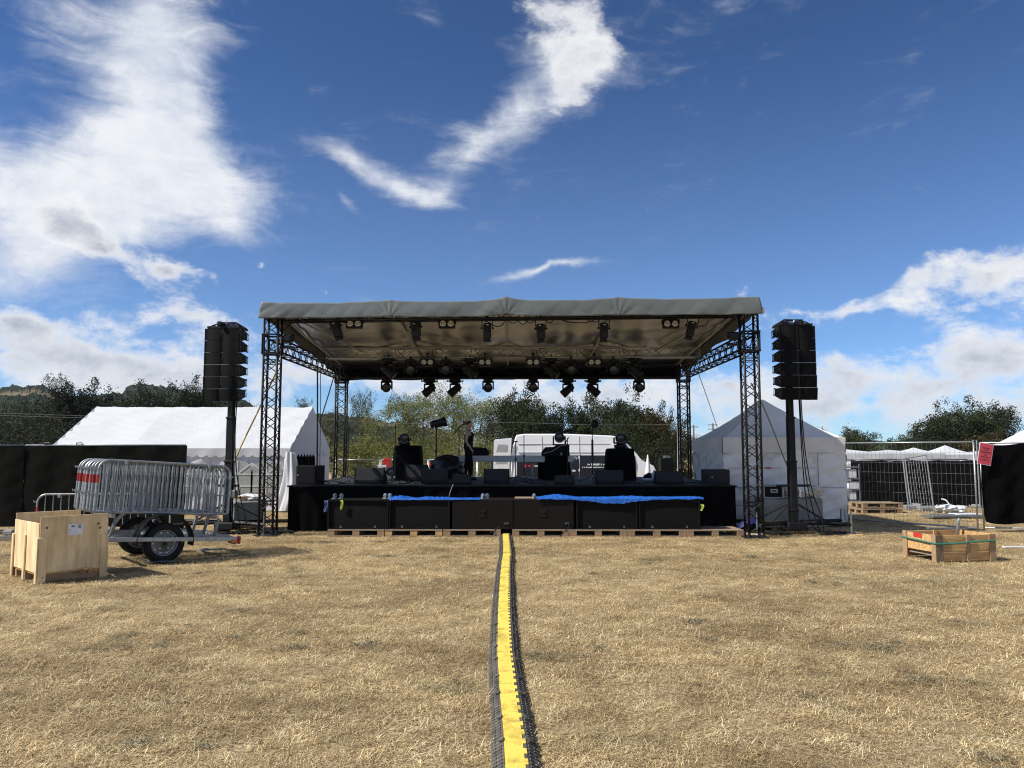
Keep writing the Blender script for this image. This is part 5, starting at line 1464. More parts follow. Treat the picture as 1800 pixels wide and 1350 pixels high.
def side_y(z): return -.012 + .10 * max(0, (z - 1.2)) / 1.3
def panel(name, pts_, m_, off=.006, par=van):
    g = MB(); vs = [(x, side_y(z) - off, z) for x, z in pts_] + [(x, side_y(z) + .03, z) for x, z in pts_]; n = len(pts_)
    g.add(vs, [tuple(range(n)), tuple(range(n, 2 * n))[::-1]] + [(i, n + i, n + (i + 1) % n, (i + 1) % n) for i in range(n)])
    return g.build(name, m_, par)
for x0, x1 in ((.28, 1.32), (1.34, 2.9), (2.92, 4.35)):
    panel('lower_side_panel', [(x0, .62), (x1, .62), (x1, 1.20), (x1, 1.62), (x0, 1.62), (x0, 1.2)], navy_paint, .006)
panel('cab_door', [(4.40, .62), (5.25, .62), (5.3, 1.2), (5.25, 1.60), (4.40, 1.62)], navy_paint, .006)
panel('cab_window', [(4.48, 1.66), (5.22, 1.64), (4.86, 2.12), (4.62, 2.22), (4.48, 2.22)], glass_dark, .012)
panel('sill_trim', [(.3, .46), (5.2, .46), (5.2, .585), (.3, .585)], white_paint, .012)
for (x, z0, z1) in ((2.91, 1.63, 2.42), (4.37, .6, 2.3), (1.33, 1.63, 2.42)): panel('panel_seam', [(x - .005, z0), (x + .005, z0), (x + .005, z1), (x - .005, z1)], mat('seam_crease_shade', (.45, .46, .47), .4), .004)
for z in (1.74, 2.10): panel('crease_shade_strip', [(.32, z), (4.2, z), (4.2, z + .009), (.32, z + .009)], mat('seam_crease_shade', (.45, .46, .47), .4), .006)  # pressed creases drawn as grey strips, their shade given by colour
for x in (2.91, 4.37): panel('white_band', [(x - .04, .95), (x + .01, .95), (x + .01, 1.60), (x - .04, 1.60)], white_paint, .010)
def text(body_, size, loc, rot, m_, parent, name='lettering', align='LEFT', ext=.002):
    c = bpy.data.curves.new('t', 'FONT'); c.body = body_; c.size = size; c.extrude = ext; c.align_x = align
    o = bpy.data.objects.new('t', c); COL.objects.link(o)
    dg = bpy.context.evaluated_depsgraph_get(); dg.update()
    me = bpy.data.meshes.new_from_object(o.evaluated_get(dg)); bpy.data.objects.remove(o); bpy.data.curves.remove(c)
    me.name = name; me.materials.clear(); me.materials.append(m_)
    q = bpy.data.objects.new(name, me); COL.objects.link(q); q.parent = parent; q.location = loc; q.rotation_euler = rot
    return q
def dashes(x, z, n, h, m_, y=None, gap=.5, par=van, name='lettering', seed=1):
    g = MB(); r = random.Random(seed); cx = x
    for k in range(n):
        w = h * r.uniform(.3, .75)
        g.box((cx + w / 2, (side_y(z) - .010) if y is None else y, z + h * r.uniform(-.05, .05)), (w, .006, h * r.uniform(.55, 1)))
        cx += w + h * (gap * .3 if r.random() < .8 else gap * 1.3)
    return g.build(name, m_, par)
text('VIVANT', .165, (2.26, side_y(1.5) - .012, 1.44), (pi / 2, 0, 0), white_ink, van)
dashes(.42, 1.54, 34, .085, white_ink, seed=2); dashes(3.25, 1.24, 10, .085, white_ink, seed=3); dashes(3.02, 1.12, 34, .05, white_ink, seed=4)
dashes(.60, 1.17, 4, .13, red_ink, seed=5); dashes(.98, 1.17, 9, .10, white_ink, seed=6); dashes(2.35, .98, 7, .09, white_ink, seed=7)
for x in (1.45, 5.15):
    for y in (.14, VW - .14):
        w_ = MB(); w_.lathe([(.001, -.11), (.17, -.11), (.20, -.10), (.33, -.10), (.345, -.06), (.345, .06), (.33, .10), (.001, .10)], 20, (x, y, .345), 'Y'); w_.build('wheel', rubber, van, True)
# rear doors swung open
def van_door(x0, x1, y, z0, z1, slant, label=None):
    e = MB(); d = .05
    e.prism([(x0, z0), (x1, z0), (x1 + slant, z1), (x0 + slant * .8, z1 - .03)], 'Y', y, y + d)
    o = e.build('rear_door', white_paint, van)
    if label: o['label'] = label
    for (a, b) in ((.14, .30), (.42, .60), (.70, .88)):
        za, zb = z0 + (z1 - z0) * a, z0 + (z1 - z0) * b; k = .10
        xs0 = x0 + slant * a + k; xs1 = x1 + slant * a - k
        MB().prism([(xs0, za), (xs1, za), (xs1 + .02, zb - .05), (xs1 - .06, zb), (xs0 + .08, zb)], 'Y', y - .006, y - .001).build('door_recess_shade', mat('recess_shade_grey', (.34, .35, .35), .6), o)  # flat grey plates: the shade of the door recesses put into colour
    return o
van_door(-.74, -.06, -.03, .55, 2.28, .06)
van_door(-.42, -.05, .22, .55, 2.36, .10)
van_door(-.80, -.10, VW - .15, .55, 2.36, .10)

# ================================================================== tents
def wrinkle(u, v, k=1.0): return k * (.02 * hnoise(u * 11, v * 5) + .012 * hnoise(u * 27 + 3, v * 14))
TX0, TX1, TY0, TYR, TY1, TZE, TZR = -13.78, -6.62, 23.0, 25.5, 28.0, 1.86, 3.24
mq = thing('marquee', 'long white marquee tent with ridged roof left of the stage', 'tent', (0, 0, 0))
nb = 3
def roof_f(y0):
    def fn(u, v):
        b = (u * nb) % 1; sag = -.05 * sin(pi * b) * sin(pi * v)
        y = y0 + (TYR - y0) * v
        edge = math.exp(-u / .05) * .03 * sin(v * 40) + math.exp(-(1 - u) / .06) * .025 * sin(v * 34 + u * 30)
        return (TX0 + (TX1 - TX0) * u, y, TZE + (TZR - TZE) * v + sag + edge + .012 * hnoise(u * 21, v * 9) + .01 * sin((u * 40 - v * 14)) * (1 if u > .78 else .3))
    return fn
MB().grid(roof_f(TY0), 150, 30).build('roof_slope', tent_white, mq, True)
MB().grid(roof_f(TY1), 60, 16).build('roof_slope', tent_white, mq, True)
def scallop(u, v):
    x = TX0 + (TX1 - TX0) * u; s = .20 + .07 * abs(sin(u * 26 * pi)) ** .8
    return (x, TY0 - .015 - .012 * sin(u * 60) * v, TZE + .01 - s * v)
MB().grid(scallop, 260, 3).build('scalloped_valance', tent_white, mq, True)
def wall_f(x0, x1):
    return lambda u, v: (x0 + (x1 - x0) * u, TY0 + .04 + .035 * sin(u * (x1 - x0) * 5 + 2 * sin(v * 3)) * (.4 + .6 * v) + .02 * hnoise(u * 9, v * 6), TZE - .10 - (TZE - .13) * v)
for i in range(nb):
    x0 = TX0 + (TX1 - TX0) * i / nb; x1 = TX0 + (TX1 - TX0) * (i + 1) / nb
    MB().grid(wall_f(x0 + .01, x1 - .01), 50, 20).build('side_wall', tent_wall, mq, True)
    MB().bbox((x0 + (.05 if i == 0 else 0), TY0 + .14, TZE / 2), (.06, .06, TZE - .06), .006).build('post', alu, mq)
    if i > 0:
        ww = (x1 - x0); cxs = [x0 + ww * .30, x0 + ww * .62] if i == 1 else [x0 + ww * .36, x0 + ww * .72]
        for cx in cxs:          # arched clear windows with bars
            W2, zb, zt3 = .46, .55, 1.50; pts2 = [(cx - W2, zb), (cx + W2, zb)] + [(cx + W2 * cos(q), 1.12 + .40 * sin(q)) for q in np.linspace(0, pi, 12)]
            g = MB(); g.prism(pts2, 'Y', TY0 - .035, TY0 - .03); wn_ = g.build('window', mat('window_film', (.42, .44, .42), .15, 0, .25, 3, col2=(.62, .64, .60), transl=.3), mq)
            b = MB()
            for dx in (-.0,): b.box((cx + dx, TY0 - .042, 1.0), (.035, .008, .98))
            for z in (.75, 1.1): b.box((cx, TY0 - .043, z), (2 * W2 - .02, .008, .03))
            b.box((cx - .22, TY0 - .044, 1.27), (.52, .006, .025), (0, R(38), 0)); b.box((cx + .22, TY0 - .044, 1.27), (.52, .006, .025), (0, R(-38), 0))
            b.build('window_bars', white_plastic, wn_)
gx = TX1
def gable(u, v):   # triangle in the end wall
    y = TY0 + (TY1 - TY0) * u; zt = TZE + (TZR - TZE) * (1 - abs(u - .5) * 2)
    jag = .10 * abs((u * 14) % 1 - .5) * 2
    zb = TZE - .16 - jag
    return (gx + .01 + .02 * hnoise(u * 7, v * 5) * sin(pi * v), y, zt + (zb - zt) * v)
MB().grid(gable, 112, 10).build('gable', mat('gable_shade_white', (.62, .63, .68), .6, 0, .06, 2, .3, 3, transl=.06), mq, True)  # greyer than the walls: the shade on this end is in the colour
MB().grid(lambda u, v: (TX0 - .01, TY0 + (TY1 - TY0) * u, (TZE + (TZR - TZE) * (1 - abs(u - .5) * 2)) * (1 - v) + .02), 30, 6).build('end_wall', tent_wall, mq, True)
MB().grid(lambda u, v: (gx - .03 + .03 * sin(u * 22), TY0 + .2 + 2.9 * u, .02 + 1.75 * v), 60, 4).build('interior_shade_sheet', black_cloth, mq, True)  # black sheet standing in for the shade inside the open tent end
MB().grid(lambda u, v: (gx - .02 + .04 * sin(u * 19 + v), TY0 + 3.1 + 1.85 * u, .02 + 1.75 * v), 40, 6).build('end_flap', tent_wall, mq, True)
MB().grid(lambda u, v: (TX0 + (TX1 - TX0) * u, TY1 - .03, TZE * v), 20, 2).build('rear_wall', tent_wall, mq, True)
# gathered corner drape
def cd(u, v):
    q = u * 2 * pi; rr = (.13 + .17 * v) * (1 + .22 * sin(q * 5 + 3 * v) + .12 * sin(q * 9))
    return (gx + .02 + rr * cos(q) + .12 * v * sin(v * 4), TY0 - .02 + rr * sin(q) * .6 - .08 * v, TZE - .1 - (TZE - .14) * v)
MB().grid(cd, 60, 24).build('corner_drape', tent_white, mq, True)

def pagoda(name, label, x0, x1, y0, y1, ze, zp, mroof, mwall, val=.36, pw_=1.2, zb=0.0, seams=False, group=None, walls=True):
    t = thing(name, label, 'tent', ((x0 + x1) / 2, (y0 + y1) / 2, zb), (0, 0, 0), group)
    hx, hy = (x1 - x0) / 2, (y1 - y0) / 2; ze -= zb; zp -= zb
    cor = [(-hx, -hy), (hx, -hy), (hx, hy), (-hx, hy)]
    for i in range(4):
        a = Vector((*cor[i], 0)); b = Vector((*cor[(i + 1) % 4], 0)); d = (b - a).normalized(); nn = Vector((d.y, -d.x, 0))
        def rf(u, v, a=a, b=b):
            p = a.lerp(b, u) * (1 - v * .985)
            z = ze + (zp - ze) * (v ** pw_) - .05 * sin(pi * u) * (1 - v) * sin(pi * min(1, v * 1.6)) + .008 * hnoise(u * 9, v * 7)
            return (p.x, p.y, z)
        MB().grid(rf, 24, 18).build('roof_panel', mroof, t, True)
        def vf_(u, v, a=a, b=b, nn=nn):
            p = a.lerp(b, u) + nn * (.012 + .012 * sin(u * 17 + i) * v); return (p.x, p.y, ze + .004 - val * v)
        MB().grid(vf_, 30, 3).build('valance', mwall if not seams else mroof, t, True)
        def wf(u, v, a=a, b=b, nn=nn):
            p = a.lerp(b, u) + nn * (-.05 + .035 * sin(u * 13 + 2 * sin(v * 4) + i) * (.3 + .7 * v) + .03 * hnoise(u * 7 + i, v * 6) + .035 * abs(sin((u * 1.3 + v) * 6 + i)) + .02 * abs(sin((u * 1.6 - v) * 9 + 2 * i)) + .012 * abs(sin(u * 31 + 6 * v))); return (p.x, p.y, ze - val * .9 - (ze - val * .9 - .03) * v)
        if walls: MB().grid(wf, 90, 40).build('side_wall', mwall, t, True)
        MB().bbox((a.x * .97, a.y * .97, ze / 2), (.05, .05, ze - .04), .006).build('post', alu, t)
    return t
pg = pagoda('pop_up_tent', 'grey white square pop up tent with stained walls right of the stage', 5.0, 7.90, 18.3, 21.3, 2.10, 3.10, tent_grey, tent_dirty, .36, 1.22, seams=True)
sm = mat('seam_grey', (.22, .22, .22), .8)
for (x, z0, z1) in ((.78, .95, 1.72), (-.62, 0, 0)):
    if z1: MB().box((x, -1.53, (z0 + z1) / 2), (.012, .012, z1 - z0)).build('seam', sm, pg)
for z, xa, xb in ((1.38, -1.35, .78), (.92, -1.4, 1.4), (.50, -1.4, -.4)): MB().box(((xa + xb) / 2, -1.525, z), (xb - xa, .012, .010)).build('seam', sm, pg)
MB().box((-.40, -1.535, 1.38), (.13, .012, .035)).build('red_tag', red_ink, pg)
MB().box((1.26, -1.522, 1.96), (.11, .01, .05)).build('white_tag', white_plastic, pg)
GT = 'white tents beyond the right hand fence'
for i, (px, pyp, w, lab) in enumerate([(1478, 789, 110, 'low white tent roof seen just right of the grey tent'), (1562, 791, 100, 'low white tent roof between grey tent and the pointed tents'), (1606, 787, 70, 'small white pointed tent behind the leaning fence posts'), (1661, 783, 80, 'white tent with the sharpest peak behind the wire fence'), (1735, 792, 110, 'low white tent roof behind the post of the wire fence')]):
    Y = 45 + .8 * i; c = at(px, pyp, Y); hw = w / 2 / F * Y; zb = terrain(0, Y); zE = at(px, 797 if i != 3 else 799, Y).z
    pagoda('pagoda_tent', lab, c.x - hw, c.x + hw, Y - hw, Y + hw, zE, c.z, tent_white, tent_white, .3, 1.5 if i > 1 else 1.1, zb, group=GT)
c = at(1858, 728, 30); pagoda('pagoda_tent', 'white tent corner cut by the right edge of the picture', c.x - 1.6, c.x + 1.6, 28.6, 31.8, at(1777, 784, 30).z, c.z, tent_white, tent_white, .3, 1.1, 0, group=GT)
# ================================================================== fences
def fence_frame(t, L, H, z0=.08, wires=True, nx=28, m_=zinc):
    """site fence panel in local x 0..L: tubes and wire mesh"""
    for x in (0, L): MB().tube([(x, 0, z0 - .06), (x, 0, z0 + H)], .021, 8).build('upright', m_, t, True)
    for z in (z0, z0 + H): MB().tube([(0, 0, z), (L, 0, z)], .019, 8).build('rail', m_, t, True)
    if wires:
        w = MB()
        for k in range(1, nx):
            x = L * k / nx; wob = .012 * sin(k * 2.7); w.tube([(x, 0, z0), (x + wob, .006, z0 + H * .5), (x, 0, z0 + H)], .0022, 4, False)
        for k in range(1, 8):
            z = z0 + H * k / 8; w.tube([(0, 0, z), (L, 0, z)], .0022, 4, False)
        tag(w.build('wire_mesh', dull_steel, t), kind='stuff')
def fence(label, p0, p1, H=1.9, wires=True, name='site_fence_panel', group=None, z0=.08, tilt=0.0, nx=28):
    p0 = Vector((p0[0], p0[1], 0)); p1 = Vector((p1[0], p1[1], 0)); d = p1 - p0
    t = thing(name, label, 'fence panel', (p0.x, p0.y, terrain(p0.x, p0.y)), (tilt, 0, atan2(d.y, d.x)), group)
    fence_frame(t, d.length, H, z0, wires, nx, dull_steel if group in ('screened fence panels in the right background', 'fence panels with black cloth at the left') else zinc)
    return t, d.length
def foot_block(parent, x):
    MB().bbox((x, 0, .06), (.22, .62, .12), .03).build('foot_block', concrete, parent)
GFl = 'fence panels with black cloth at the left'
def cloth_panel(t, L, z0, z1, y, m_, sag=.03, sagb=.03, folds=6, seed=0.0, over=0.0, name='black_cloth'):
    def fn(u, v):
        zt = z1 - sag * abs(sin(u * folds * pi)) ; zb = z0 + sagb * sin(u * 5 + seed)
        return (-over + (L + 2 * over) * u, y + .018 * sin(u * folds * 2.3 * pi + 2 * sin(v * 3) + seed) * (.4 + v) + .015 * hnoise(u * 9 + seed, v * 5), zt + (zb - zt) * v)
    return MB().grid(fn, 80, 16).build(name, m_, t, True)
for i, (xa, xb, lab) in enumerate(((-10.52, -7.06, 'fence panel hung with black cloth behind the barrier trailer'), (-14.0, -10.56, 'fence panel hung with black cloth at the left edge of the picture'))):
    t, L = fence(lab, (xa, 16.7 - .02 * i), (xb, 16.7), 1.82, False, group=GFl)
    cloth_panel(t, L, .16, 1.90, -.04 - .02 * i, scrim, .018, .02, 4, i * 2.0, over=.05)
    foot_block(t, L - .06); 
    for x in (.4, 1.1): MB().tube([(x, 0, 1.9), (x, -.02, 1.95), (x + .12, -.02, 1.955), (x + .12, 0, 1.9)], .012, 5).build('clip', dull_steel, t)
P0 = Vector((10.30, 17.22, 0)); dirn = Vector((-.61, .79, 0)).normalized()
P1 = P0 + dirn * 3.45
t, L = fence('bare wire mesh fence panel between the grey tent and the black draped panel', (P1.x, P1.y), (P0.x, P0.y), 1.90, True, nx=34)
foot_block(t, .1); MB().tube([(L + .06, .02, .5), (L + .06, .02, 2.02), (L - .02, .02, 2.02), (L - .02, .02, 1.9)], .016, 6).build('coupler', zinc, t)
t2, L2 = fence('fence panel draped with black cloth and a red notice at the right edge', (10.46, 17.25), (13.9, 16.85), 1.88, True, nx=20)
def drape_r(u, v):
    x = .02 + 3.4 * u; zt = 1.96 - .055 * abs(sin(u * 9.5 + .5)) ** 1.5 * (u > .06); zb = .20 + .02 * sin(u * 7) - .05 * math.exp(-((u - .12) / .12) ** 2) + .04 * math.exp(-(u / .03))
    return (x + (-.05 * sin(v * pi) if u < .02 else 0), -.06 + .03 * sin(u * 34 + 2 * v) * (.3 + v) + .02 * hnoise(u * 13, v * 4), zt + (zb - zt) * v)
MB().grid(drape_r, 120, 20).build('black_cloth', black_cloth, t2, True)
ps = thing('notice', 'crooked red notice sheet hanging on the black cloth fence', 'notice', at(1732, 798, 17.08), (0, R(11), atan2(-.4, 3.44)))
MB().box((0, 0, 0), (.29, .006, .48)).build('sheet', white_ink, ps); MB().box((0, -.005, 0), (.27, .004, .46)).build('print', poster_red, ps)
g = MB()
for (z, w, h_) in ((.13, .14, .018), (.09, .10, .012), (.04, .20, .02), (-.02, .06, .02), (-.07, .18, .018), (-.12, .16, .008), (-.145, .18, .008)): g.box((.0, -.009, z), (w, .003, h_))
g.build('lettering', dark_ink, ps)
# dark screened fence further back
GBk = 'screened fence panels in the right background'
for i, (pxa, pxb, lab) in enumerate(((1503, 1602, 'left part of the low black screened fence behind the wire fence'), (1604, 1704, 'right part of the low black screened fence behind the wire fence'), (1708, 1820, 'black screened fence part hidden by the draped panel'))):
    a = at(pxa, 880, 25.2 - .3 * i); b = at(pxb, 880, 25.0 - .3 * i)
    t, L = fence(lab, (a.x, a.y), (b.x, b.y), 1.45, False, group=GBk, z0=.07)
    cloth_panel(t, L, .06, 1.50, -.03 - .015 * i, scrim, .03, .02, 2, i * 1.3, over=.10)
    foot_block(t, .05)
a = at(1588, 806, 23.6); b = at(1629, 800, 22.4)
for (pa, pb, Ya, Yb, lab) in (((1586, 808), (1598, 900), 23.9, 23.5, 'left'), ((1628, 801), (1643, 913), 22.6, 22.0, 'right')): pass
lt = thing('leaning_fence_panel', 'narrow wire fence panel leaning askew in the right background', 'fence panel', (0, 0, 0))
q0, q1 = at(1587, 807, 23.7), at(1598, 899, 23.1); q2, q3 = at(1628, 800, 22.6), at(1643, 912, 21.9); q1.z = max(q1.z, .02); q3.z = max(q3.z, .02)
MB().tube([q0, q1], .022, 8).build('upright', dull_steel, lt); MB().tube([q2, q3], .021, 8).build('upright', dull_steel, lt)
MB().tube([q0 + Vector((.06, 0, .01)), q1 + Vector((.07, 0, 0))], .018, 8).build('upright', dull_steel, lt)
MB().tube([at(1560, 812, 23.9), q0, q2], .014, 6).build('rail', dull_steel, lt); MB().tube([q0.lerp(q1, .93), q2.lerp(q3, .93)], .012, 6).build('rail', dull_steel, lt)
w = MB()
for k in range(1, 9): w.tube([q0.lerp(q2, k / 9), q1.lerp(q3, k / 9)], .0022, 4, False)
for k in range(1, 8): w.tube([q0.lerp(q1, k / 8), q2.lerp(q3, k / 8)], .0022, 4, False)
tag(w.build('wire_mesh', dull_steel, lt), kind='stuff')
# fence behind the stage
GBs = 'wire fence panels behind the stage'
for i, (pxa, pxb, lab) in enumerate(((590, 668, 'wire fence panel behind the left rear tower'), (670, 752, 'wire fence panel behind the left draped block'), (754, 838, 'wire fence panel behind the lamp stand'), (840, 900, 'wire fence panel behind the woman and table'))):
    a = at(pxa, 830, 28.4); b = at(pxb, 830, 28.4)
    t, L = fence(lab, (a.x, 28.4), (b.x, 28.4), at(700, 808, 28.4).z - .08, True, group=GBs, nx=16)

# ================================================================== trailer with crowd barriers
TYAW = R(41)
W1 = gp(285.5, 989); W1 = Vector((W1.x, W1.y, 0))
ux = Vector((cos(TYAW), sin(TYAW), 0)); uy = Vector((-sin(TYAW), cos(TYAW), 0))
TC = W1 + uy * .70
TILT = R(3.8)
tr = thing('trailer', 'two wheeled galvanised trailer carrying stacked crowd barriers', 'trailer', TC, (0, 0, TYAW))
RW = .315
def wheel_at(y, side):
    e = sub_empty('wheel', tr, (0, y, RW)) 
    t = MB(); t.lathe([(.205, -.075), (.225, -.088), (.27, -.095), (.300, -.082), (.315, -.055), (.315, .055), (.300, .082), (.27, .095), (.225, .088), (.205, .075)], 36, (0, 0, 0), 'Y'); t.build('tyre', rubber, e, True)
    s = -1
    r = MB(); r.lathe([(.206, -.072), (.196, -.078), (.188, -.062), (.178, -.040), (.150, -.030), (.145, -.036), (.085, -.040), (.075, -.055), (.045, -.060), (.043, -.085), (.001, -.088)], 32, (0, 0, 0), 'Y'); r.lathe([(.206, .072), (.19, .04), (.001, .03)], 24, (0, 0, 0), 'Y'); r.build('rim', dull_steel, e, True)
    h = MB()
    for k in range(10):
        q = 2 * pi * k / 10; h.lathe([(.001, -.042), (.013, -.0415), (.016, -.036)], 8, (.165 * cos(q), 0, .165 * sin(q)), 'Y')
    h.build('vent_hole', white_ink if False else mat('hole_bright', (.55, .56, .58), .4, .4), e)
    b = MB()
    for k in range(5):
        q = 2 * pi * k / 5 + .3; b.cyl((.105 * cos(q), -.04, .105 * sin(q)), (.105 * cos(q), -.058, .105 * sin(q)), .013, None, 6)
    b.build('wheel_nut', steel, e); MB().lathe([(.036, -.086), (.034, -.10), (.001, -.102)], 14, axis='Y').build('hub_cap', black_metal, e)
    return e
wheel_at(-.70, -1); wheel_at(.70, 1)
fr = sub_empty('chassis', tr, (0, 0, RW)); fr.rotation_euler = (0, TILT, 0)
def rail_(name, p0, p1, w, h_, m_, parent=fr):
    p0 = Vector(p0); p1 = Vector(p1); d = p1 - p0
    o = MB().bbox((0, 0, 0), (d.length, w, h_), .006).build(name, m_, parent, loc=(p0 + p1) / 2)
    o.rotation_euler = d.to_track_quat('X', 'Z').to_euler(); return o
for y in (-.80, .60, -.45): rail_('side_rail', (-1.75, y, .06), (1.15, y, .06), .05, .09 if y != -.80 else .07, zinc)
for x in (-1.7, -.7, .0, .7, 1.12): rail_('cross_member', (x, -.82, .05), (x, .62, .05), .05, .06, zinc)
rail_('drawbar', (-1.7, -.1, .03), (-3.0, -.1, .02), .07, .07, zinc)
MB().tube([(0, -.66, -.02), (0, .66, -.02)], .035, 10).build('axle', dull_steel, fr)
for x in (-.75, .85):                        # bolsters the barriers stand on
    rail_('bolster', (x, -.62, .40), (x, .55, .40), .05, .06, zinc)
    for y in (-.55, -.05, .5): rail_('bolster_post', (x, y, .09), (x + .06, y, .38), .045, .045, dull_steel)
for y in (-.70, .70):
    f = MB(); n = 14
    def fend(u, v, y=y):
        q = R(-8) + R(196) * u; rr = .43
        return (rr * cos(q), y + (-.13 + .26 * v), max(-.16, rr * sin(q)) + .02)
    f.grid(fend, 18, 3); fo = f.build('mudguard', rubber, fr, True, solid=.012)
MB().bbox((1.17, -.55, .02), (.03, .3, .12), .006).build('light_board', dull_steel, fr)
MB().bbox((1.19, -.78, .04), (.035, .10, .13), .01).build('tail_light', red_lens, fr); MB().bbox((1.10, -.835, .02), (.10, .02, .05), .006).build('side_marker', orange_lens, fr)
MB().bbox((-1.2, -.83, .0), (.16, .03, .16), .01).build('blue_wrap', mat('wrap_blue', (.05, .16, .30), .5), fr)
# barriers
BL, BH = 2.06, .80
def make_barrier():
    r = thing('crowd_barrier', 'x', 'crowd barrier')
    c = .16; pts_ = []
    for (cx, cz, q0) in ((BL - c, c, -90), (BL - c, BH - c, 0), (c, BH - c, 90), (c, c, 180)):
        rr = c if q0 in (0, 90) else .03
        ox = cx + (c - rr if q0 in (-90, 0) else -(c - rr)); oz = cz + ((BH and 0) + (-(c - rr) if q0 in (-90, 180) else (c - rr)))
        for k in range(7): q = R(q0 + 90 * k / 6); pts_.append((ox + rr * cos(q), 0, oz + rr * sin(q)))
    MB().tube(pts_, .0185, 8, closed=True).build('frame', zinc, r, True)
    sp = MB().tube([(0, 0, .0), (0, 0, BH)], .0085, 6, False).mesh('spindle', zinc, True)
    for k in range(1, 15): inst(sp, 'spindle', r, (BL * k / 15, 0, 0), (0, 0, 0), (1, 1, 1))
    for z in (.28, .66): MB().tube([(0, 0, z), (-.055, 0, z), (-.065, 0, z + .03)], .010, 6).build('hook', zinc, r)
    for z in (.3, .62): MB().tube([(BL, 0, z), (BL + .05, 0, z)], .010, 6).build('hook', zinc, r)
    return r
ba = make_barrier(); GBa = 'crowd barriers stacked on the trailer'
nbar = 12
names16 = ['nearest'] + ['%s from the front' % w for w in ('second', 'third', 'fourth', 'fifth', 'sixth', 'seventh', 'eighth', 'ninth', 'tenth', 'eleventh')] + ['farthest']
base_m = Matrix.Translation(TC) @ Matrix.Rotation(TYAW, 4, 'Z') @ Matrix.Translation((0, 0, RW)) @ Matrix.Rotation(TILT, 4, 'Y')
for i in range(nbar):
    o = ba if i == 0 else copy_tree(ba)
    m_ = base_m @ Matrix.Translation((-1.03 + (0 if i == 0 else rnd.uniform(-.05, .03)), -.60 + i * .098, .452 + rnd.uniform(0, .012))) @ Matrix.Rotation(R(-2 + rnd.uniform(-1, 1)), 4, 'X')
    o.location = m_.translation; o.rotation_euler = m_.to_euler()
    tag(o, 'galvanised crowd barrier on the trailer, %s of the stack' % names16[i], None, GBa)
    if i in (0, 2, 5, 9): MB().tube([(0.002, 0, .44), (0.002, 0, .57)], .0205, 8).build('red_sleeve', red_ink, o)
    if i in (0, 3):
        for x in (.38, 1.68): MB().bbox((x, -.012, BH - .03), (.05, .03, .07), .006).build('foot_socket', zinc, o)
lb = copy_tree(ba); c_ = at(63, 930, 14.6)
lb.location = (c_.x, 14.6, .16); lb.rotation_euler = (0, 0, R(10)); tag(lb, 'lone crowd barrier standing on the grass behind the plywood crate', None, 'lone barrier')
for x in (.3, 1.7): MB().tube([(x, -.3, -.15), (x, -.25, -.02), (x, .25, -.02), (x, .3, -.15)], .016, 6).build('foot', zinc, lb)
sk_ = MB()
p = gp(371, 973)
tag(MB().grid(lambda u, v: (p.x + (u - .5) * .38 + .03 * sin(v * 7), p.y + (v - .5) * .24, .045 + .03 * abs(hnoise(u * 7, v * 9)) + .015), 14, 10).build('plastic_wrap', mat('wrap_clear', (.30, .42, .48), .2, 0, .3, 9, .5, 30, transl=.3), None, True), 'scrap of bluish plastic wrap on the grass beside the trailer', 'plastic wrap')
p = gp(282, 991)
tag(MB().grid(lambda u, v: (p.x + (u - .5) * .42, p.y - .02 + (v - .5) * .12, .035 + .015 * abs(hnoise(u * 7, v * 9))), 12, 6).build('plastic_wrap', mat('wrap_clear', (.3, .42, .48)), None, True), 'strip of bluish plastic wrap in front of the near trailer wheel', 'plastic wrap')

# ================================================================== plywood crate (left)
A = gp(64, 1027); yaw = R(48)
cr = thing('plywood_crate', 'open plywood crate with a white label standing before the trailer', 'crate', A, (0, 0, yaw))
CWx, CDy = .88, 1.06
def bd(name, x0, x1, y0, y1, z0, z1, m_=ply, par=cr): return MB().bbox(((x0 + x1) / 2, (y0 + y1) / 2, (z0 + z1) / 2), (x1 - x0, y1 - y0, z1 - z0), .004).build(name, m_, par)
fp = bd('front_panel', .012, CWx - .012, .0, .014, .135, .885); bd('back_panel', .012, CWx - .012, CDy - .014, CDy, .135, .885)
bd('left_panel', .0, .014, .016, CDy * .5 - .004, .135, .80); bd('left_panel', .0, .014, CDy * .5 + .004, CDy - .016, .135, .80)
bd('right_panel', CWx - .014, CWx, .016, CDy - .016, .135, .80)
for x in (.0, CWx - .10): bd('front_post', x, x + .10, -.022, -.002, .0, .60)
for x in (.0, CWx - .10): bd('back_post', x, x + .10, CDy + .002, CDy + .022, .0, .60)
for y in (-.02, CDy * .5 - .035, CDy - .05): bd('side_post', -.022, -.002, y, y + .07, .0, .62 if y > .3 and y < .6 else .60)
bd('skid', .02, CWx - .02, .03, .12, .0, .10, wood_brown); bd('skid', .02, CWx - .02, CDy - .12, CDy - .03, .0, .10, wood_brown); bd('skid', .02, CWx - .02, CDy / 2 - .05, CDy / 2 + .05, .0, .10, wood_brown)
bd('floor_board', .02, CWx - .02, .02, CDy - .02, .104, .132, wood_light)
lbp = MB().box((.445, -.004, .69), (.19, .004, .15)).build('paper_label', paper, fp)
dashes(.39, .735, 4, .022, dark_ink, y=-.0075, par=lbp, seed=8); 
for k in range(4): dashes(.475, .748 - k * .012, 9, .006, dark_ink, y=-.0075, par=lbp, seed=11 + k)
for k in range(2): dashes(.36, .69 - k * .03, 5, .006, dark_ink, y=-.0075, par=lbp, seed=21 + k)
for x, z in ((.09, .735), (.74, .75), (.765, .69)): MB().lathe([(.001, -.003), (.014, -.002), (.018, 0)], 8, (x, -.001, z), 'Y').build('knot', wood_old, fp)
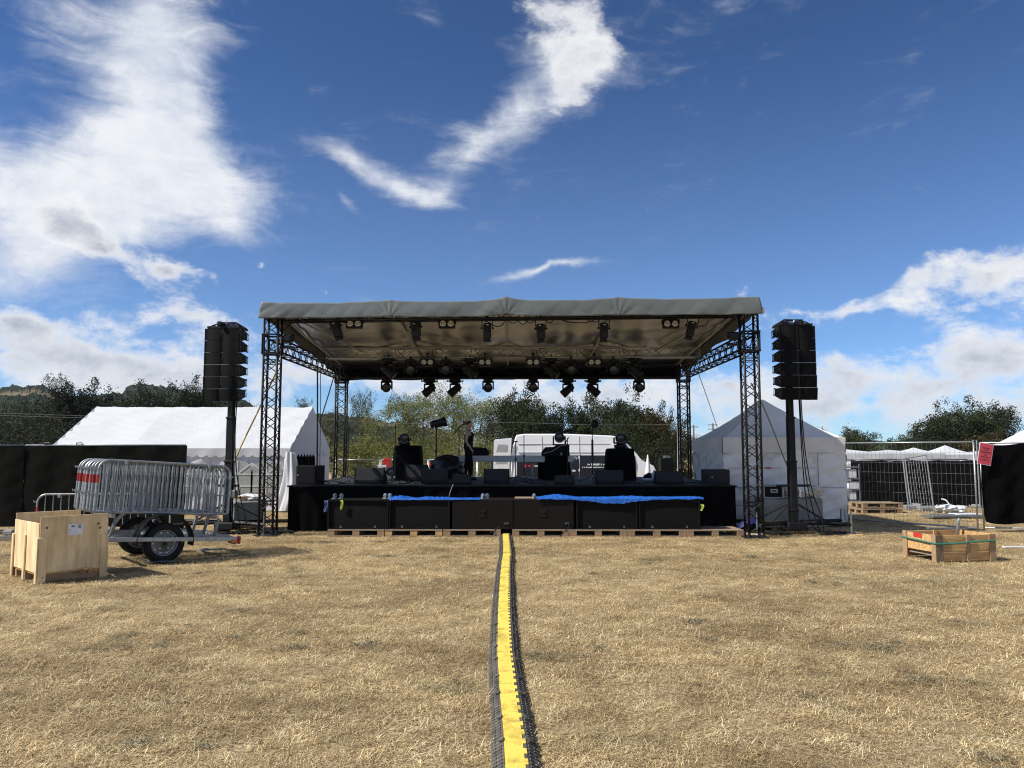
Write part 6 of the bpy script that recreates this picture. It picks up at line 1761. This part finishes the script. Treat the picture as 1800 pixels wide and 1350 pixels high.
for x, z in ((.06, .08), (.86, .08)): MB().lathe([(.001, -.003), (.007, -.002), (.009, 0)], 8, (x, -.022, z), 'Y').build('bolt_hole', dark_ink, cr)
r_ = random.Random(4)
g = MB()
for k in range(14): g.box((.45 + r_.uniform(0, .4), -.02 + r_.uniform(-.02, .03), .125 + r_.uniform(-.04, .02)), (r_.uniform(.05, .18), .012, .008), (r_.uniform(-.4, .4), r_.uniform(-.5, .5), r_.uniform(-.4, .4)))
tag(g.build('splinters', wood_light, cr), kind='stuff')
# pallet collar box (right)
B = gp(1648, 989.5)
bx_ = thing('pallet_collar_box', 'low open pine box with a green strap on the grass at the right', 'box', B, (0, 0, R(10)))
BLx, BDy, BHz = 1.06, .78, .44
for k in range(3):
    z0 = .015 + k * .140 + (0 if k else .0)
    bd('front_plank', .03, BLx, .022, .042, z0, z0 + .133, wood_light, bx_); bd('back_plank', .0, BLx, BDy - .02, BDy, z0, z0 + .133, wood_light, bx_)
    if k > 0: bd('left_plank', .0, .02, .045, BDy - .022, z0, z0 + .133, wood_light, bx_)
    bd('right_plank', BLx, BLx + .02, .045, BDy - .022, z0, z0 + .133, wood_light, bx_)
for x, w_ in ((.0, .12), (.545, .07), (BLx - .10, .12)): bd('front_batten', x, x + w_, .0, .020, .0 if x != .545 else .01, BHz - .005, wood_old if x == 0 else wood_brown, bx_)
for y, w_ in ((.0, .10), (BDy - .10, .10)): bd('side_batten', -.022, -.002, y, y + w_, .0, BHz, wood_brown, bx_)
bd('inner_batten', .54, .61, BDy - .045, BDy - .022, .02, BHz + .02, wood_light, bx_)
bd('floor_board', .03, BLx - .02, .05, BDy - .03, .09, .11, wood_grey, bx_)
s_ = MB(); zs_ = .30; s_.tube([(-.028, BDy + .01, zs_ + .03), (-.030, .0, zs_), (-.012, -.008, zs_ - .005), (.3, -.006, zs_ - .005), (.58, -.008, zs_ + .012), (BLx + .005, -.006, zs_ + .03), (BLx + .028, .05, zs_ + .03), (BLx + .028, BDy, zs_ + .03)], .014, 4); s_.build('strap', strap_green, bx_)
MB().box((-.004, BDy * .55, .395), (.006, .20, .07)).build('red_sticker', red_ink, bx_)
tag(MB().tube([gp(1685, 975) + Vector((0, .12, .02)), at(1686, 912, 12.95)], .024, 10).build('steel_tube', zinc, None, True), 'grey steel tube standing upright in the pine box', 'tube')
tag(MB().bbox((B.x + .62, B.y + BDy + .02, BHz + .02), (.72, .05, .03), .005, (0, R(1.5), R(8))).build('steel_bar', dull_steel, None), 'grey flat steel bar lying along the back edge of the pine box', 'bar')

# ================================================================== cable ramp
path_y = [2.0, 4.45, 5.2, 6.35, 8.5, 10.3, 11.8, 13.2, 14.6, 16.3]
path_x = [.10, .022, .0, -.058, -.088, -.098, -.100, -.082, -.105, -.135]
def rx(y): 
    y0 = max(path_y[0], min(path_y[-1], y))
    return float(np.interp([y0 - .4, y0 - .2, y0, y0 + .2, y0 + .4], path_y, path_x).mean())
ML = .90
def ramp_body():
    g = MB(); hw, tw, h_ = .138, .066, .062
    g.prism([(-hw, .002), (-hw, .010), (-tw, h_ - .004), (-tw, h_ - .016), (tw, h_ - .016), (tw, h_ - .004), (hw, .010), (hw, .002)], 'Y', -ML / 2 + .003, ML / 2 - .003)
    # tread bars on both flanks
    for s in (-1, 1):
        for k in range(18):
            y = -ML / 2 + ML * (k + .5) / 18
            for j, (fx, wv) in enumerate(((.30, .030), (.72, .026))):
                x = tw + (hw - tw) * fx; z = h_ - .004 + (.010 - h_ + .004) * fx
                g.box((s * x, y + (.012 if j else 0), z + .001), (wv, .012, .010), (0, s * R(37), s * .5))
        for y in (-.25, .25):
            g.box((s * (tw + .012), y, h_ - .004), (.03, .05, .016), (0, s * R(25), 0))
    return g
body_me = ramp_body().mesh('ramp_body', ramp_rubber)
def lid_poly():
    L = ML / 2 - .0012; w0, w1, w2 = -.063, .046, .064; pts_ = [(w0, -L), (w1, -L)]; n = 6
    for k in range(n):
        ya = -L + 2 * L * (k + .25) / n; yb = -L + 2 * L * (k + .75) / n
        pts_ += [(w1, ya), (w2, ya), (w2, yb), (w1, yb)]
    pts_ += [(w1, L), (w0, L)]; return pts_
lid_me = MB().prism(lid_poly(), 'Z', .049, .0605).mesh('lid', yellow_lid)
blk_me = MB().bbox((.0575, 0, .0485), (.016, ML - .02, .016), .002).mesh('lid_edge', ramp_rubber)
RORD = ['first', 'second', 'third', 'fourth', 'fifth', 'sixth', 'seventh', 'eighth', 'ninth', 'tenth', 'eleventh', 'twelfth', 'thirteenth', 'fourteenth', 'fifteenth', 'sixteenth']
yy = 4.0 - ML; k = 0; RM = []
while yy < 16.1: RM.append(yy + ML / 2); yy += ML
nm = len(RM)
for k, y in enumerate(RM):
    x0, x1 = rx(y - ML / 2), rx(y + ML / 2); a_ = atan2(-(x1 - x0), ML)
    lab = 'cable ramp piece with yellow lid, ' + ('nearest the camera at the bottom edge' if k == 0 else RORD[nm - 1 - k] + ' from the stage')
    t = thing('cable_ramp', lab, 'cable ramp', ((x0 + x1) / 2, y, .004 + .0015 * sin(k * 2.1)), (0, R(.5) * sin(k * 2.3), a_), 'cable ramp pieces in a row to the stage')
    inst(body_me, 'ramp_body', t); inst(lid_me, 'lid', t); inst(blk_me, 'lid_edge', t)
rxe = rx(16.2)
eb = thing('cable_mouth', 'black cables entering the ramp end between the pallets', 'cable bundle', (rxe, 16.35, 0))
for k in range(4): MB().tube([(-.05 + .035 * k, -.15, .03), (-.06 + .04 * k, .05, .09), (-.07 + .05 * k, .35, .06)], .014, 6).build('cable', rubber, eb, True)

# ================================================================== ballast and bits round the towers
def ballast(label, c, d, rz):
    t = thing('concrete_block', label, 'ballast', (c[0], c[1], 0), (0, 0, rz))
    MB().bbox((0, 0, d[2] / 2 + .06), d, .03).build('block', concrete, t)
    for x in (-d[0] * .3, d[0] * .3): MB().bbox((x, 0, .03), (.12, d[1] * .9, .06), .005).build('skid', wood_brown, t)
    for x in (-d[0] * .25, d[0] * .25): MB().tube([(x - .05, 0, d[2] + .05), (x - .04, 0, d[2] + .11), (x + .04, 0, d[2] + .11), (x + .05, 0, d[2] + .05)], .010, 6).build('lifting_eye', dull_steel, t)
    return t
ballast('grey concrete ballast block behind the left lift tower', (-6.05, 17.75), (.72, .72, .60), R(28))
ballast('wide grey concrete ballast block behind the right lift tower', (6.30, 17.72), (1.36, .62, .66), R(-2))
fc = thing('flight_case', 'small black flight case with silver edges on the right concrete block', 'flight case', (5.92, 17.62, .725), (0, 0, R(-14)))
MB().bbox((0, 0, .14), (.40, .36, .27), .01).build('body', black_box, fc)
g = MB()
for sx in (-1, 1):
    for sy in (-1, 1): g.bbox((sx * .2, sy * .18, .14), (.028, .028, .28), .004)
for z in (.01, .27):
    for sy in (-1, 1): g.bbox((0, sy * .18, z), (.38, .026, .026), .004)
    for sx in (-1, 1): g.bbox((sx * .2, 0, z), (.026, .34, .026), .004)
g.build('edge_profile', zinc, fc); MB().bbox((.02, -.187, .16), (.16, .012, .09), .004).build('dish', zinc, fc); MB().bbox((.02, -.196, .16), (.10, .012, .03), .004).build('handle', black_metal, fc)
def sheet(label, x0, x1, y0, y1, z0, amp, seed, m_=white_plastic, fall=.3, name='plastic_sheet'):
    def fn(u, v):
        w = 1 - v; hz = amp * abs(hnoise(u * 6 + seed, v * 5)) + amp * .6 * abs(hnoise(u * 13 + seed * 2, v * 11))
        y = y0 + (y1 - y0) * v
        drop = fall * max(0, .28 - v) / .28
        return (x0 + (x1 - x0) * u + .08 * hnoise(v * 4 + seed), y, z0 + hz - drop * (.6 + .4 * sin(u * 7 + seed)))
    return tag(MB().grid(fn, 40, 26).build(name, m_, None, False, solid=.003), label, 'plastic sheet')
def crumple(label, c, r3, m_, seed):
    r = random.Random(seed); g = MB(); n, k_ = 16, 9; vs = []
    for j in range(k_ + 1):
        ph = pi * j / k_
        for i in range(n):
            q = 2 * pi * i / n; w_ = .72 + .5 * r.random()
            vs.append((c[0] + r3[0] * sin(ph) * cos(q) * w_, c[1] + r3[1] * sin(ph) * sin(q) * w_, c[2] + r3[2] + max(-r3[2], r3[2] * cos(ph) * w_)))
    g.add(vs, [(j * n + i, j * n + (i + 1) % n, (j + 1) * n + (i + 1) % n, (j + 1) * n + i) for j in range(k_) for i in range(n)])
    return tag(g.build('plastic_sheet', m_, None, False), label, 'plastic sheet')
crumple('crumpled white plastic sheet on the right concrete block', (6.42, 17.55, .72), (.30, .20, .17), white_plastic, 3)
crumple('crumpled beige plastic sheet beside the white one on the right concrete block', (6.82, 17.6, .72), (.24, .2, .14), mat('sheet_beige', (.55, .52, .45), .45, 0, .1, 6), 5)
crumple('crumpled white plastic sheet on the left concrete block', (-5.95, 17.72, .66), (.34, .22, .07), white_plastic, 8)
MB_ = thing('timber_offcut', 'short brown timber offcut on the left concrete block', 'timber', (-6.05, 17.55, .70), (0, 0, R(25))); MB().bbox((0, 0, .03), (.36, .09, .06), .006).build('plank', wood_light, MB_)
tag(MB().grid(lambda u, v: (4.95 + .6 * u, 17.0 + .5 * v, .03 + .28 * sin(pi * u) ** .6 * sin(pi * min(1, v + .2)) * (1 + .2 * hnoise(u * 8, v * 8))), 16, 12).build('tarpaulin', mat('tarp_navy', (.008, .012, .09), .5, 0, .2, 6, .4, 20), None, True), 'folded dark blue tarpaulin at the right foot of the stage', 'tarpaulin')
GC = 'black cables on the grass round the tower feet'
for i, (x, y, w, lab) in enumerate(((6.9, 16.6, .8, 'at the foot of the right lift tower'), (-5.9, 16.7, .9, 'at the foot of the left lift tower'), (-5.0, 16.75, .8, 'at the foot of the front left roof tower'), (5.6, 16.6, .6, 'between the front right roof tower and the lift tower'))):
    for k in range(2): cable('tangled black cable %s, %s strand' % (lab, 'thicker' if k else 'thinner'), [(x + w * rnd.uniform(-.5, .5), y + .4 * rnd.uniform(-.5, .5), .03 + .03 * rnd.random()) for _ in range(12)], .012 + .005 * k, group=GC)
# odds and ends in the right background
pb = pal; o = copy_tree(pal); p = gp(1538, 901); o.location = (p.x, p.y, 0); o.rotation_euler = (0, 0, .1); tag(o, 'pale wooden pallet lying before the black screened fence', None, 'pallets in the right background')
o.scale = (1.0, 1, .9)
o = copy_tree(pal); o.location = (p.x + .12, p.y + .15, .146); o.rotation_euler = (0, 0, .02); tag(o, 'pale wooden pallet on top of another before the screened fence', None, 'pallets in the right background')
p = gp(1672, 906); sheet('crumpled white sheet on the ground before the screened fence', p.x + .2, p.x + .8, p.y + .6, p.y + 1.2, .05, .09, 5.0, fall=0) if False else crumple('crumpled white sheet on the ground before the screened fence', (p.x + .5, p.y + .9, .0), (.45, .3, .12), white_plastic, 9)
p = gp(1675, 911)
bdg = thing('board', 'flat grey and white board lying on the grass behind the wire fence', 'board', (p.x, p.y, .03), (0, 0, .12)); MB().bbox((0, 0, .03), (1.5, .5, .05), .01).build('plank', dull_steel, bdg); MB().bbox((.42, .08, .075), (.7, .4, .03), .01).build('cover', white_paint, bdg)
p = gp(1790, 963); tag(MB().bbox((p.x + .2, p.y, .02), (1.0, .06, .03), .006, (0, 0, .05)).build('white_lath', white_paint, None), 'thin white lath on the grass at the right edge', 'lath')
for i, (px, py, w_, lab) in enumerate(((1612, 897, .5, 'left'), (1640, 900, .6, 'middle'), (1668, 896, .45, 'right'))):
    p = gp(px, py); t = thing('fence_foot', 'grey concrete fence foot before the screened fence, %s of three' % lab, 'fence foot', (p.x, p.y + .3, 0), (0, 0, .2 * i)); MB().bbox((0, 0, .07), (w_, .22, .14), .03).build('block', concrete, t); MB().cyl((0, 0, .14), (0, 0, .16), .03, None, 8).build('socket', dull_steel, t)
cable('white hose arching on the ground before the screened fence', [gp(1656, 893) + Vector((0, 0, .28)), gp(1664, 894) + Vector((0, 0, .25)), gp(1671, 897) + Vector((0, 0, .12)), gp(1678, 902) + Vector((0, 0, .03))], .022, white_plastic, name='hose', cat='hose')
rk = thing('storage_rack', 'grey rack with white boxes seen between the grey tent and the screened fence', 'rack', (at(1495, 860, 23.5).x, 23.5, 0))
for z in (.3, .62, .95, 1.3): MB().bbox((0, 0, z), (.42, .4, .03), .004).build('shelf', dull_steel, rk)
for x in (-.2, .2): MB().bbox((x, -.18, .7), (.03, .03, 1.4), .004).build('post', dull_steel, rk)
for x, z, h_ in ((-.05, .33, .24), (.05, .65, .22), (-.02, .98, .26)): MB().bbox((x, -.02, z + h_ / 2), (.30, .3, h_), .01).build('box', white_plastic, rk)
# poles and wires behind
pp = at(1195, 840, 44); pole = thing('utility_pole', 'pale concrete utility pole beside the right rear roof tower', 'pole', (pp.x, 44, terrain(0, 44)))
zt4 = at(1195, 744, 44).z - terrain(0, 44)
MB().cyl((0, 0, 0), (0, 0, zt4), .16, .10, 8).build('shaft', concrete, pole); MB().bbox((-.1, 0, zt4 - .05), (.5, .08, .08), .01).build('cross_arm', dull_steel, pole)
GWi = 'overhead wires'
tp = at(1193, 746, 44)
cable('overhead wire from the concrete pole across behind the stage', [tp, at(1050, 744, 46) + Vector((0, 0, -.1)), at(900, 743, 48), at(700, 744, 50), at(560, 736, 52)], .007, mat('wire_grey', (.16, .17, .17), .6), GWi, 'overhead_wire', 'wire')
cable('upper overhead wire crossing the dark trees at the left', [at(-40, 725, 44), at(90, 729, 44), at(200, 733, 44)], .008, mat('wire_grey', (.3, .31, .31)), GWi, 'overhead_wire', 'wire')
cable('lower overhead wire crossing the dark trees at the left', [at(-40, 729, 44), at(90, 733, 44), at(200, 736, 44)], .008, mat('wire_grey', (.3, .31, .31)), GWi, 'overhead_wire', 'wire')
for i, (px, pyt, lab) in enumerate(((1254, 744, 'right'), (1220, 747, 'left'))):
    Y = 120; q = at(px, 790, Y); t = thing('power_pole', 'distant power pole with crossbar over the grey tent roof, %s of two' % lab, 'pole', (q.x, Y, terrain(0, Y)), (0, 0, 0), 'distant power poles')
    zt5 = at(px, pyt, Y).z - terrain(0, Y); MB().cyl((0, 0, 0), (0, 0, zt5), .18, .12, 6).build('shaft', wood_old, t)
    for dz in (.25, .9) if i == 0 else (.3,): MB().bbox((0, 0, zt5 - dz), (1.5, .12, .12), .02).build('crossbar', wood_old, t)
